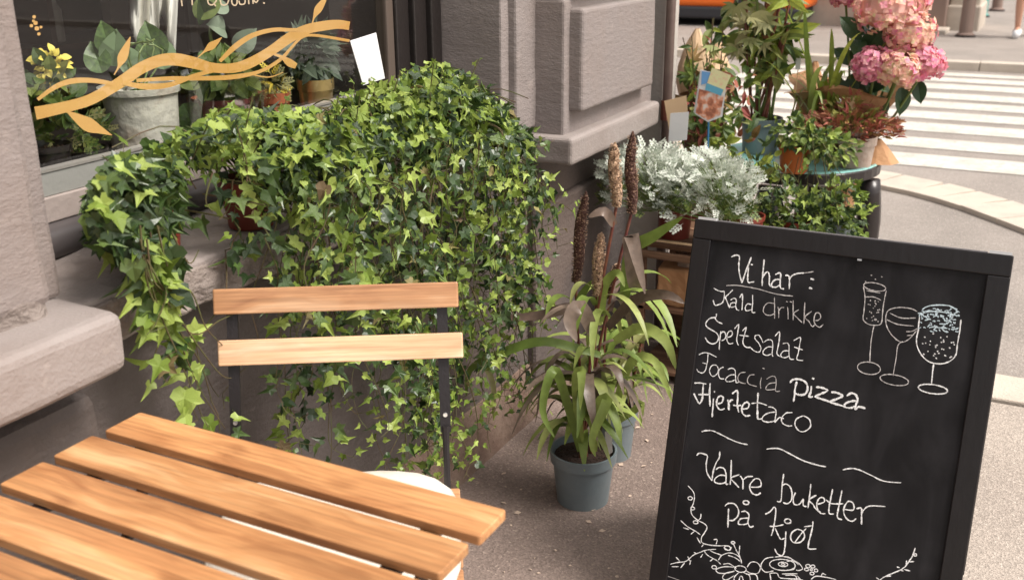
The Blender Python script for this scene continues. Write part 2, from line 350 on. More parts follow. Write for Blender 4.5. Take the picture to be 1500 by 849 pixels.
# brown asphalt along the house, wall shade painted into its tone; uneven edge
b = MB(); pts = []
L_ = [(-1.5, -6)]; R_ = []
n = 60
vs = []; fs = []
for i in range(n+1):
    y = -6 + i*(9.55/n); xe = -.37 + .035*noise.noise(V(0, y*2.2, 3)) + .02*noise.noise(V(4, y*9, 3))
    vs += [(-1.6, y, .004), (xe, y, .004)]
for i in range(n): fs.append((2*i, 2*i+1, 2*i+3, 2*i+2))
b.add(vs, fs); tag(part('shaded_asphalt_strip', b, M_asph_shade), kind='structure')
# flush granite kerb stones at the near edge, then the far kerb of the crossing
def kerb_row(nm, p0, p1, wd, ln, z0, z1, m=M_kerb):
    root = bpy.data.objects.new(nm, None); C.objects.link(root); root.location = p0; OFF[root] = Vector(p0); root['kind'] = 'structure'
    d = (Vector(p1)-Vector(p0)); tot = d.length; d.normalize(); s = V(d.y, -d.x, 0); k = max(1, int(tot/ln))
    for i in range(k):
        a = Vector(p0)+d*(i*tot/k+.004); e = Vector(p0)+d*((i+1)*tot/k-.004)
        dz = random.uniform(-.003, .003)
        mb = MB(); q = [a-s*wd/2, e-s*wd/2, e+s*wd/2, a+s*wd/2]
        mb.add([(p.x, p.y, z0) for p in q]+[(p.x, p.y, z1+dz) for p in q], [(4,5,6,7),(0,1,5,4),(1,2,6,5),(2,3,7,6),(3,0,4,7)])
        o = part('kerb_stone', mb, m, root, bev=.006)
    return root
kerb_row('kerb', (-.3, 3.165, 0), (8, 3.20, 0), .19, 1.05, -.05, .012)
b = MB()   # kerb band curving across the corner in front of the crossing
arc = [(-3.2, 6.25), (-1.6, 6.1), (-.70, 5.79), (-.34, 5.585), (-.013, 5.27), (.6, 4.5), (1.0, 3.6)]
root = bpy.data.objects.new('curved_kerb', None); C.objects.link(root); root['kind'] = 'structure'; OFF[root] = V(0,0,0)
pl = spline([V(x, y, 0) for x, y in arc], 2)
for i in range(len(pl)-1):
    d = (pl[i+1]-pl[i]).normalized(); s = V(d.y, -d.x, 0)*.15
    a = pl[i]+d*.005; e = pl[i+1]-d*.005
    mb = MB(); q = [a-s, e-s, e+s, a+s]; q = [q[0], q[3], q[2], q[1]]
    mb.add([(p.x, p.y, -.05) for p in q]+[(p.x, p.y, .014+random.uniform(-.002,.002)) for p in q], [(4,5,6,7),(0,1,5,4),(1,2,6,5),(2,3,7,6),(3,0,4,7)])
    part('kerb_stone', mb, M_kerb, root)
# zebra crossing
for yc, wd in ((6.47, .30), (7.02, .28), (7.6, .28), (8.11, .27), (8.62, .27), (9.1, .26), (9.65, .26), (10.1, .22), (10.49, .16)):
    sheet('crosswalk_stripe', -2.6, 6, yc-wd/2-.03, yc+wd/2+.03, -.008, M_line, nx=1)
kerb_row('far_kerb', (-14, 10.83, 0), (14, 10.98, 0), .16, 1.2, -.05, .07)
b = MB(); b.box(-16, 16, 10.96, 60, -.02, .062); tag(part('far_pavement', b, M_road), kind='structure')
# specks of petals and grit on the pavement
b = MB()
for i in range(170):
    x = random.uniform(-1.1, -.42); y = random.uniform(1.0, 2.9); s = random.choice((.003, .004, .005, .009))
    a = random.uniform(0, 6.3); c = V(x, y, .0065); u = V(math.cos(a), math.sin(a), 0)*s; v = V(-u.y, u.x, 0)*random.uniform(.4, .9)
    b.add([c-u, c-v, c+u, c+v+V(0,0,.002)], [(0,1,2,3)])
tag(part('scattered_petals', b, mat('dry petals', (.55, .42, .33), .8)), 'pale crumbs and fallen petals scattered on the brown asphalt', 'litter', kind='stuff')

# ================================================================== THE SHOP
shop = thing('shop_building', (-1.2, 1.6, 0), 'grey painted corner building with a plant filled shop window', 'building')
# left pier
part('pier_block', rough_box(-1.62, -1.125, -.6, .865, .848, 1.62, .012, .02, .004, 12), M_wall, shop)
b = rough_box(-1.6, -1.165, -.6, .912, .836, 1.62, .008, .03, .002, 12); part('window_reveal', b, M_wall, shop)
part('broken_edge', rough_box(-1.5, -1.128, -.55, .858, .815, .87, .012, .014, .012, 26), M_rough, shop)
part('base_moulding', rough_box(-1.5, -1.05, -.6, .914, .747, .835, .018, .02, .004, 9, 3, .006), M_stone, shop)
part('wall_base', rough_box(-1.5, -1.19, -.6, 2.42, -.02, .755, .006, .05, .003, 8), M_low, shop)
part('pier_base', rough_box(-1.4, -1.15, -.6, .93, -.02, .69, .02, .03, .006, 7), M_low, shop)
# sill
part('window_sill', rough_box(-1.42, -1.15, .90, 2.30, .745, .822, .006, .014, .006, 24), M_stone, shop)
b = rough_box(-1.16, -1.146, .905, 2.28, .748, .812, .003, .012, .007, 34); part('sill_front', b, M_rough, shop)
# brown plinth
b = MB(); y0, y1 = -2, 3.12
vs = []; fs = []; n = 80
for i in range(n+1):
    y = y0+(y1-y0)*i/n; j = .006*noise.noise(V(1, y*7, 0))
    vs += [(-1.06-.095+j, y, -.01), (-1.16+j, y, .03), (-1.185+j, y, .155+j), (-1.24, y, .165)]
for i in range(n):
    for k in range(3): fs.append((4*i+k, 4*i+k+1, 4*i+5+k, 4*i+4+k)[::-1])
b.add(vs, fs); part('plinth', b, M_plinth, shop, smooth=False)
# right pier: reveal, pilaster, panel, mouldings
part('window_jamb_wall', rough_box(-1.70, -1.19, 2.262, 2.6, .70, 2.4, .006, .04, .003, 10), M_wall, shop)
part('pilaster_fillet', rough_box(-1.3, -1.168, 2.300, 2.6, .82, 2.4, .007, .03, .003, 14), M_wall, shop)
part('pilaster', rough_box(-1.5, -1.088, 2.405, 3.06, .79, 1.14, .007, .03, .0025, 10), M_wall, shop)
part('pilaster', rough_box(-1.5, -1.088, 2.405, 3.06, 1.15, 2.4, .007, .03, .0025, 10), M_wall, shop)
part('stone_panel', rough_box(-1.12, -1.050, 2.435, 2.965, .862, 1.118, .010, .02, .0014, 10, 3), M_wall, shop)
part('stone_panel', rough_box(-1.12, -1.050, 2.435, 2.965, 1.165, 1.9, .010, .03, .0014, 10, 3), M_wall, shop)
part('base_moulding', rough_box(-1.5, -1.048, 2.37, 3.03, .733, .806, .012, .02, .004, 10, 3, .004), M_stone, shop)
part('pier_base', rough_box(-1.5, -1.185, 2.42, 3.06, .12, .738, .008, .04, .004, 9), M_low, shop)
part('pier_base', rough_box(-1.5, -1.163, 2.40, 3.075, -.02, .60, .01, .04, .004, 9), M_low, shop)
b = MB(); b.box(-8, -1.20, 3.02, 3.10, -.02, 2.4); part('corner_wall', b, M_wall, shop)
part('corner_strip', rough_box(-1.25, -1.062, 3.10, 3.22, -.02, 2.4, .006, .06, .002, 8), mat('pale corner stone', (.46, .42, .385), .7, bump=(60, .3)), shop)
# wall above the frame: closes the room and keeps the street's sky off it
b = MB(); b.box(-1.75, -1.16, -4, 2.7, 2.3, 5.5); b.box(-1.75, -1.12, -4, -.55, -.02, 2.3); part('upper_wall', b, M_wall, shop)
# window
WX = -1.38
win = part('window', MB(), M_frame_dark, shop)
def wpart(nm, mb, m, **k): return part(nm, mb, m, win, **k)
b = MB()
for i in range(9):   # quarter-round dark bottom rail
    pass
prof = [(-1.385, .822), (-1.352, .824), (-1.345, .84), (-1.349, .856), (-1.358, .866), (-1.372, .872), (-1.385, .874)]
vs = []; fs = []
for y in (.9, 2.262):
    for x, z in prof: vs.append((x, y, z))
k = len(prof)
for i in range(k-1): fs.append((i, i+1, k+i+1, k+i))
b.add(vs, fs); wpart('bottom_rail', b, mat('dark bronze rail', (.075, .065, .065), .35), smooth=True)
b = MB(); b.box(-1.42, -1.376, .9, 2.262, .874, .914); wpart('rail_board', b, mat('pinkish grey board', (.34, .285, .26), .6, bump=(60, .2)), bev=.002)
b = MB(); b.box(-1.42, -1.382, .9, 2.262, .9145, .952); wpart('rail_flashing', b, M_frame_grey, bev=.001)
b = MB(); b.box(-1.40, -1.380, .9, 2.262, .9525, .957); wpart('glazing_bead', b, M_frame_lt)
# right-hand dark frame stiles
b = MB()
for x0, x1, y0, y1 in ((-1.42, -1.355, 2.215, 2.262), (-1.43, -1.37, 2.16, 2.216), (-1.44, -1.385, 2.105, 2.161)):
    b.box(x0, x1, y0, y1, .82, 2.3)
wpart('frame_stile', b, M_frame_dark, bev=.004)
b = MB(); b.box(-1.425, -1.392, 2.075, 2.105, .95, 2.3); wpart('inner_stile', b, mat('brown inner stile', (.10, .075, .06), .5), bev=.004)
b = MB(); b.box(-1.425, -1.375, .885, .93, .82, 2.3); wpart('frame_stile', b, M_frame_grey, bev=.003)
def glassmat():
    m = bpy.data.materials.new('window glass'); m.use_nodes = True; t = m.node_tree; N = t.nodes; L = t.links
    out = N['Material Output']; N.remove(N['Principled BSDF'])
    tr = N.new('ShaderNodeBsdfTransparent'); tr.inputs[0].default_value = (.93, .94, .92, 1); gl = N.new('ShaderNodeBsdfGlossy'); gl.inputs['Roughness'].default_value = .0; gl.inputs[0].default_value = (.95, .95, .95, 1)
    lw = N.new('ShaderNodeLayerWeight'); lw.inputs[0].default_value = .5; pw = N.new('ShaderNodeMath'); pw.operation = 'POWER'; pw.inputs[1].default_value = 5; L.new(lw.outputs['Facing'], pw.inputs[0]); fr = N.new('ShaderNodeMath'); fr.operation = 'MULTIPLY_ADD'; fr.inputs[1].default_value = .92; fr.inputs[2].default_value = .06; L.new(pw.outputs[0], fr.inputs[0]); ms = N.new('ShaderNodeMixShader'); L.new(fr.outputs[0], ms.inputs[0]); L.new(tr.outputs[0], ms.inputs[1]); L.new(gl.outputs[0], ms.inputs[2]); L.new(ms.outputs[0], out.inputs[0])
    return m
b = MB(); b.add([(-1.402, .92, .95), (-1.402, 2.10, .95), (-1.402, 2.10, 2.3), (-1.402, .92, 2.3)], [(0,1,2,3)]); wpart('glass', b, glassmat())
# golden vinyl ribbons on the glass
M_gold = mat('golden vinyl', (.66, .39, .135), .5, spec=.4, vary=(3, .4, .65, (.54, .29, .07)))
GX = -1.4065
def gp(x, y, dx=0): p = at(x, y, X=GX+dx); return p
def gold_strip(b, pts, dx):
    P = spline([V(*p) for p in pts], 5); vs = []; fs = []
    for i, p in enumerate(P):
        d = (P[min(i+1, len(P)-1)]-P[max(i-1, 0)]); d.z = 0; d.normalize(); s = V(-d.y, d.x, 0)*max(p.z, .8)*.51
        vs += [gp(p.x-s.x, p.y-s.y, dx), gp(p.x+s.x, p.y+s.y, dx)]
    for i in range(len(P)-1): fs.append((2*i, 2*i+1, 2*i+3, 2*i+2))
    b.add(vs, fs)
b = MB()
gold_strip(b, [(52,166,19),(95,157,16),(130,147,16),(160,131,16),(185,115,17),(205,101,17),(230,90,17),(255,87,18),(283,92,17),(310,99,14),(340,100,14),(365,93,15),(395,76,14),(425,55,15),(450,43,14),(475,38,14),(495,36,13),(512,38,12)], 0)
gold_strip(b, [(55,146,5),(80,128,7),(105,119,8),(135,118,7),(165,123,6)], .0004)
gold_strip(b, [(180,122,5),(215,127,9),(250,124,7),(285,111,6),(312,104,5)], .0008)
gold_strip(b, [(200,118,5),(250,115,6),(290,115,6),(340,113,7),(380,105,5),(410,88,5),(425,72,4),(442,55,4),(462,52,4),(512,60,4)], .0004)
gold_strip(b, [(322,90,5),(345,68,8),(370,52,7),(400,44,6),(425,44,5),(445,43,4)], .0006)
for lf in ([(167,110,1.5),(174,98,4),(179,85,14),(185,70,10),(191,54,1)], [(285,89,1),(299,76,3),(309,68,11),(317,62,7),(325,55,1)], [(456,40,1.5),(460,26,3),(466,14,11),(474,2,7),(480,-8,1)],
           [(98,163,2),(112,172,12),(130,183,20),(148,191,10),(164,198,1)], [(400,79,3),(413,84,5),(424,92,11),(434,97,8)], [(372,110,2),(388,113,2),(400,112,1.5),(415,106,1)]):
    gold_strip(b, lf, .001)
for x, y, r in ((50,25,2.5),(52,34,3),(46,38,2.5),(54,42,3.2),(57,50,2.4),(60,40,2),(49,31,2)):
    gold_strip(b, [(x-r,y,1.2*r),(x,y,2*r),(x+r,y,1.2*r)], .001)
wpart('vinyl_ribbon', b, M_gold)
b = MB()
def zs(o, pts, w): return [(o[0]+x/o[2], o[1]+y/o[2], w) for x, y in pts]
o_ = (220, 0, 7.5)
for s in ([(340,-40),(345,20),(352,70)], [(455,-40),(460,10),(463,60)], [(630,-30),(640,40),(685,55),(725,10),(725,-30)], [(700,40),(720,70)], [(765,-30),(780,45),(820,58),(855,30),(862,-30)],
          [(895,-30),(900,40),(935,62),(955,30),(950,-30)], [(975,10),(985,46),(1020,50),(1042,30),(1042,-40)], [(1078,-30),(1085,48)], [(1125,-30),(1132,45)], [(1135,0),(1165,30),(1190,-10)], [(1240,35),(1262,38)]):
    gold_strip(b, zs(o_, s, 2.0), .001)
wpart('window_lettering', b, mat('cream lettering', (.62, .47, .33), .6))
# shop interior: dark back wall, shelf
M_int = mat('dark brown interior', (.07, .032, .022), .6, vary=(3, .4, .6, (.06, .032, .022)))
M_int2 = mat('taupe interior wall', (.16, .115, .095), .8)
b = MB(); b.box(-3.2, -3.15, -1, 4, 0, 2.3); b.box(-3.2, -1.43, -1.05, -1, 0, 2.3); b.box(-3.2, -1.43, -1, 4, 2.28, 2.34); b.box(-3.2, -1.43, -1, 4, -.05, 0.02); part('interior_wall', b, M_int, shop)
b = MB(); b.box(-2.9, -2.86, 2.6, 3.5, 0, 2.28); b.box(-2.86, -1.43, 3.0, 3.05, 0, 2.28); b.box(-1.9, -1.86, 2.55, 3.0, 0, 2.28); part('interior_wall', b, M_int2, shop, label='taupe inner wall beside the window')
b = MB(); b.box(-2.1, -1.44, .5, 3.0, .855, .885); part('display_shelf', b, mat('dark shelf', (.02, .015, .014), .4), shop, bev=.003)
# shelves in the dark room
b = MB()
for z in (.55, .95, 1.3, 1.7): b.box(-3.1, -2.8, 1.2, 2.9, z, z+.02)
for y in (1.2, 1.75, 2.3, 2.88): b.box(-3.1, -2.8, y, y+.02, .2, 2.1)
part('back_shelf', b, mat('dark red wood', (.075, .03, .02), .5), shop)
random.seed(5)
JAR = [mat('jar %d' % i, c, .4) for i, c in enumerate(((.35, .30, .26), (.12, .05, .03), (.45, .38, .30), (.05, .05, .045), (.30, .12, .05)))]
jars = []
for i in range(22):
    y = random.uniform(1.25, 2.8); z = random.choice((.57, .97, 1.32)); h = random.uniform(.05, .16); r = random.uniform(.02, .05)
    b = MB(); b.lathe((-2.9+random.uniform(-.04, .04), y, z), [(0, 0), (r, 0), (r, h*.7), (r*.6, h*.85), (r*.6, h), (0, h)], 12)
    jars.append((z, y, k_ := random.randrange(5), part('jar', b, JAR[k_]), r))

jars.sort(key=lambda j: (j[0], j[1])); ORD = 'first second third fourth fifth sixth seventh eighth ninth tenth eleventh twelfth thirteenth fourteenth'.split(); cnt = {}
for z, y, k, o, r in jars:
    n_ = cnt.get(z, 0); cnt[z] = n_+1
    tag(o, '%s %s jar, %s from the left on the %s back shelf inside the shop' % ('wide' if r > .035 else 'slim', ('grey', 'brown', 'cream', 'black', 'rust')[k], ORD[n_], {.57: 'lowest', .97: 'middle', 1.32: 'upper'}[z]), 'jar', 'jars on the back shelf inside')
# drainpipe
pipe = thing('drainpipe', (-1.045, 3.085, 0), 'thin brown drainpipe at the corner of the building', 'drainpipe')
b = MB(); b.tube([(-1.045, 3.085, .02), (-1.045, 3.085, 2.4)], .0145, 12); part('pipe', b, mat('brown pipe', (.14, .095, .085), .45, vary=(20, .4, .7, (.19, .14, .12))), pipe, smooth=True)
b = MB(); b.tube([(-1.045, 3.085, .74), (-1.045, 3.085, .80)], .019, 12); part('pipe_collar', b, M_cane, pipe)

# ================================================================== TABLE
TZ = .704
tb = thing('cafe_table', (-.742, .62, 0), 'folding cafe table with oiled wooden slats and black frame', 'table')
def slat_mesh(lx, ly, lz, bev=.0014, rc=.0035):
    bm = bmesh.new(); bmesh.ops.create_cube(bm, size=1)
    for v in bm.verts: v.co = V(v.co.x*lx, v.co.y*ly, v.co.z*lz)
    ve = [e for e in bm.edges if abs(e.verts[0].co.z-e.verts[1].co.z) > lz*.9]
    bmesh.ops.bevel(bm, geom=ve, offset=rc, segments=3, affect='EDGES', profile=.5)
    he = [e for e in bm.edges if abs(e.verts[0].co.z-e.verts[1].co.z) < 1e-5 and len(e.link_faces) == 2 and abs(e.link_faces[0].normal.dot(e.link_faces[1].normal)) < .5]
    bmesh.ops.bevel(bm, geom=he, offset=bev, segments=2, affect='EDGES', profile=.5)
    me = bpy.data.meshes.new('slat'); bm.to_mesh(me); bm.free(); return me
sm = slat_mesh(.552, .0605, .0118); sm.materials.append(M_acacia)
for i in range(7):
    dx = (0, -.004, -.0035, -.001, .002, 0, 0)[i]
    o = inst('slat', sm, Matrix.Translation((-.742+dx, .8555-i*.0765, TZ-.0065)) @ Matrix.Rotation(random.uniform(-.003, .003), 4, 'Z'), tb)
b = MB()
for x in (-.955, -.53): b.box(x-.012, x+.012, .375, .87, TZ-.0185, TZ-.0128)
b.box(-.955, -.53, .3695, .3745, TZ-.04, TZ-.0135)
part('top_frame', b, M_blackmetal, tb, bev=.001)
for s, xx in ((1, -.535), (-1, -.95)):
    b = MB(); xi = xx-.014*s
    b.tube([(xx, .84, TZ-.03), (xx, .38, .012)], .0085, 8); b.tube([(xi, .40, TZ-.03), (xi, .86, .012)], .0085, 8)
    part('leg', b, M_blackmetal, tb)
b = MB(); b.tube([(-.95, .61, .36), (-.535, .61, .36)], .006, 8); b.tube([(-.95, .40, .04), (-.535, .40, .04)], .006, 8); b.tube([(-.95, .84, .04), (-.535, .84, .04)], .006, 8)
part('stretcher', b, M_blackmetal, tb)

# ================================================================== CHAIR
ang = math.atan2(.197, .325); ex = V(math.cos(ang), math.sin(ang), 0); fn = V(math.sin(ang), -math.cos(ang), 0)  # fn: the way the chair faces
ch = thing('cafe_chair', (-.86, 1.13, 0), 'folding chair with two wooden back slats and black steel frame', 'chair')
bs = slat_mesh(.383, .013, .040, .002, .003); bs.materials.append(M_acacia2)
bs2 = bs.copy(); bs2.materials.clear(); bs2.materials.append(M_acacia3)
def frm(p, x, z):
    x = Vector(x).normalized(); z = Vector(z).normalized(); y = z.cross(x).normalized(); z = x.cross(y); m = Matrix((x, y, z)).transposed().to_4x4(); m.translation = p; return m
TLs, TRs = at(318, 446, Z=.758), at(676, 434, Z=.758)
cT = V(-.952, 1.242, .760); cB = V(-.934, 1.222, .684)
leanv = (cT-cB).normalized()
# centre each slat on the ray through its middle in the real chair plane
inst('back_slat', bs, frm(cT, ex, leanv), ch)
inst('back_slat', bs2, frm(cB, ex, leanv), ch)['label'] = 'paler lower back slat'
for s in (-1, 1):
    top = cT + ex*s*.165 - fn*.0125 + V(0,0,.012)
    bot = V(cT.x, cT.y, 0) + ex*s*.165 + fn*.24; bot.z = .01
    dd = (bot-top)
    b = MB(); R = frm(V(0,0,0), ex, -dd).to_3x3()
    b.box(-.0085, .0085, -.003, .003, -.235, .0, R=R, c=top)
    b.tube([top+dd.normalized()*.225, top+dd.normalized()*.25, bot], [.0075, .0055, .0055], 8)
    pst = part('back_post', b, M_blackmetal, ch)
    for q_ in (.205,):
        b = MB(); pc_ = top+dd.normalized()*q_+fn*.004; b.tube([pc_-fn*.001, pc_+fn*.0022], .0035, 10); part('rivet', b, M_alu, pst)
    b = MB(); hip = V(cT.x, cT.y, 0)+ex*s*.150+fn*.34; hip.z = .44; rear = V(cT.x, cT.y, 0)+ex*s*.150-fn*.005; rear.z = .01
    b.tube([hip, rear], .0075, 8); part('rear_leg', b, M_blackmetal, ch)
b = MB(); c0 = V(cT.x, cT.y, 0)+fn*.02
b.tube([c0-ex*.15+V(0,0,.08), c0+ex*.15+V(0,0,.08)], .005, 6); part('stretcher', b, M_blackmetal, ch)
ss = slat_mesh(.37, .040, .013, .002, .004); ss.materials.append(M_acacia2)
for k in range(7):
    p = V(cT.x, cT.y, 0)+fn*(.075+k*.051); p.z = .437-.004*k
    inst('seat_slat', ss, frm(p, ex, V(0,0,1)), ch)
b = MB()
for s in (-1, 1):
    p0 = V(cT.x, cT.y, .424)+ex*s*.15+fn*.05; p1 = p0+fn*.35
    b.tube([p0, p1], .006, 6)
part('seat_frame', b, M_blackmetal, ch)
# cushion
cu = V(cT.x, cT.y, 0)+fn*.225
b = MB(); n = 40; vs = []; rings = [(0, .022), (.5, .024), (.8, .021), (.94, .013), (1, 0), (.94, -.013), (0, -.016)]
for r, z in rings:
    for k in range(n):
        a = 2*PI*k/n; e = 4.0
        rr = (abs(math.cos(a))**e+abs(math.sin(a))**e)**(-1/e)*.183*r
        q = cu + ex*rr*math.cos(a) + fn*rr*math.sin(a); q.z = .466+z+.004*noise.noise(V(q.x*14, q.y*14, 0))*(1 if z > 0 else 0)
        vs.append(q)
fs = [(i*n+k, i*n+(k+1) % n, (i+1)*n+(k+1) % n, (i+1)*n+k) for i in range(len(rings)-1) for k in range(n)]
b.add(vs, fs); tag(part('seat_cushion', b, M_cushion, smooth=True), 'off white seat cushion with rounded corners on the wooden chair', 'cushion')

# ================================================================== BLACKBOARD
TL = V(-.561, 1.847, .7856); BW, BL = .55, .79
bx = V(.99999, .00513, 0); bd = V(.00138, -.26276, -.96486); bn = -bx.cross(bd).normalized()   # bn towards the camera
if bn.y > 0: bn = -bn
sg = thing('blackboard_sign', (TL.x+.27, TL.y-.05, 0), 'black framed A board chalked with a menu and three drinks glasses', 'sign')
def bp(u, v, w=0): return TL + bx*u + bd*v + bn*w
def bbox(mb, u0, u1, v0, v1, w0, w1):
    vs = [bp(u, v, w_) for w_ in (w0, w1) for v in (v0, v1) for u in (u0, u1)]
    mb.add(vs, [(0,2,3,1),(4,5,7,6),(0,1,5,4),(1,3,7,5),(3,2,6,7),(2,0,4,6)])
FT = -.022
b = MB(); bbox(b, 0, BW, 0, .036, FT, 0); part('top_rail', b, M_boardframe, sg, bev=.002)
b = MB(); bbox(b, 0, BW, .725, .765, FT, 0); part('bottom_rail', b, M_boardframe, sg, bev=.002)
for u0 in (0, BW-.036):
    b = MB(); bbox(b, u0, u0+.036, .0365, .7245, FT, 0); part('side_rail', b, M_boardframe, sg, bev=.002)
    b = MB(); bbox(b, u0, u0+.036, .7655, BL, FT, 0); part('foot', b, M_boardframe, sg, bev=.002)
def boardmat():
    m = bpy.data.materials.new('smudged blackboard'); m.use_nodes = True; t = m.node_tree; N = t.nodes; L = t.links
    b = N['Principled BSDF']; b.inputs['Roughness'].default_value = .6; b.inputs['Specular IOR Level'].default_value = .25; tc = N.new('ShaderNodeTexCoord')
    n1 = N.new('ShaderNodeTexNoise'); n1.inputs['Scale'].default_value = 4; n1.inputs['Detail'].default_value = 5; n1.inputs['Distortion'].default_value = 1.6; L.new(tc.outputs['Object'], n1.inputs['Vector'])
    mp = N.new('ShaderNodeMapping'); mp.inputs['Scale'].default_value = (16, 7, 6); L.new(tc.outputs['Object'], mp.inputs[0])
    n2 = N.new('ShaderNodeTexNoise'); n2.inputs['Scale'].default_value = 1; n2.inputs['Detail'].default_value = 4; n2.inputs['Distortion'].default_value = .8; L.new(mp.outputs[0], n2.inputs['Vector'])
    mu = N.new('ShaderNodeMath'); mu.operation = 'MULTIPLY'; L.new(n1.outputs[0], mu.inputs[0]); L.new(n2.outputs[0], mu.inputs[1])
    cr = N.new('ShaderNodeValToRGB'); e = cr.color_ramp.elements; e[0].position = .17; e[0].color = (.007, .0066, .0078, 1); e[1].position = .42; e[1].color = (.026, .025, .028, 1); L.new(mu.outputs[0], cr.inputs[0])
    L.new(cr.outputs[0], b.inputs['Base Color']); return m
b = MB(); bbox(b, .034, BW-.034, .034, .727, -.014, -.006); brd = part('writing_board', b, boardmat(), sg)
for u0, u1 in ((0, .036), (BW-.038, BW)):
    b = MB(); bbox(b, u0+(.006 if u0 < .1 else 0), u1-(.003 if u0 > .1 else -.004), -.0048, -.0001, FT+.004, -.0006); part('hinge', b, M_hinge, sg)
b = MB(); bbox(b, .0425, BW-.0405, -.0022, -.0002, FT+.002, -.002); part('top_strip', b, mat('grey edge strip', (.26, .25, .26), .4, .2), sg)
b = MB(); bbox(b, .303, .310, .037, .040, -.005, .0015); part('hook', b, M_alu, sg)
# rear leaf
bd2 = V(0, .26, -.9656)
for u0 in (0, BW-.036):
    b = MB(); p = TL+V(0, .030, 0)+bx*u0
    vs = [p+bx*a+bd2*c+V(0, d_, 0) for d_ in (0, .022) for c in (.016, .80) for a in (0, .036)]
    b.add(vs, [(0,2,3,1),(4,5,7,6),(0,1,5,4),(1,3,7,5),(3,2,6,7),(2,0,4,6)]); part('rear_rail', b, M_boardframe, sg, bev=.002)
b = MB(); p = TL+V(0, .036, 0)
vs = [p+bx*a+bd2*c+V(0, d_, 0) for d_ in (0, .008) for c in (0.02, .76) for a in (.036, BW-.036)]
b.add(vs, [(0,2,3,1),(4,5,7,6),(0,1,5,4),(1,3,7,5),(3,2,6,7),(2,0,4,6)]); part('rear_board', b, M_boardframe, sg)
# chalk: strokes read off in picture coordinates, laid on the board's own plane
def on_board(x, y, lift=0.0):
    d = FW + RT*((x-CX)/FPX) - UP*((y-CY)/FPX)
    o = bp(0, 0, -.006); t = (o-EYE).dot(bn)/d.dot(bn); return EYE+d*t+bn*(.0006+lift)
def chalk(name, groups, m, label=None):
    mb = MB(); li = 0
    for off, wd, strokes in groups:
        for s in strokes:
            P = spline([V(off[0]+x/off[2], off[1]+y/off[2], 0) for x, y in s], 4)
            Q = [on_board(p.x+random.uniform(-.12, .12), p.y+random.uniform(-.12, .12), li*.00002) for p in P]; li = (li+1) % 12
            ws = [wd*.00098*random.uniform(.62, 1.28) for q in Q]; ws[0] *= .6; ws[-1] *= .55
            mb.ribbon(Q, ws, bn)
    return part(name, mb, m, brd, label=label)
def ell(cx, cy, rx, ry, tilt=8, a0=0, a1=360, n=14):
    t = math.radians(tilt); out = []
    for i in range(n+1):
        a = math.radians(a0+(a1-a0)*i/n); x = rx*math.cos(a); y = ry*math.sin(a)
        out.append((cx+x*math.cos(t)-y*math.sin(t), cy+x*math.sin(t)+y*math.cos(t)))
    return out
def dot(x, y, r=6): return [(x-r, y-r*.3), (x, y), (x+r, y+r*.3)]
A = (1030, 360, 6.065); Bz = (1010, 460, 6.065); Cz = (1000, 550, 6.065); Dz = (1140, 540, 6.065); Fz = (1010, 640, 6.065); Gz = (1120, 680, 6.065); Ez = (1240, 390, 4.247); Hz = (970, 700, 5.7); Iz = (1150, 770, 6.818)
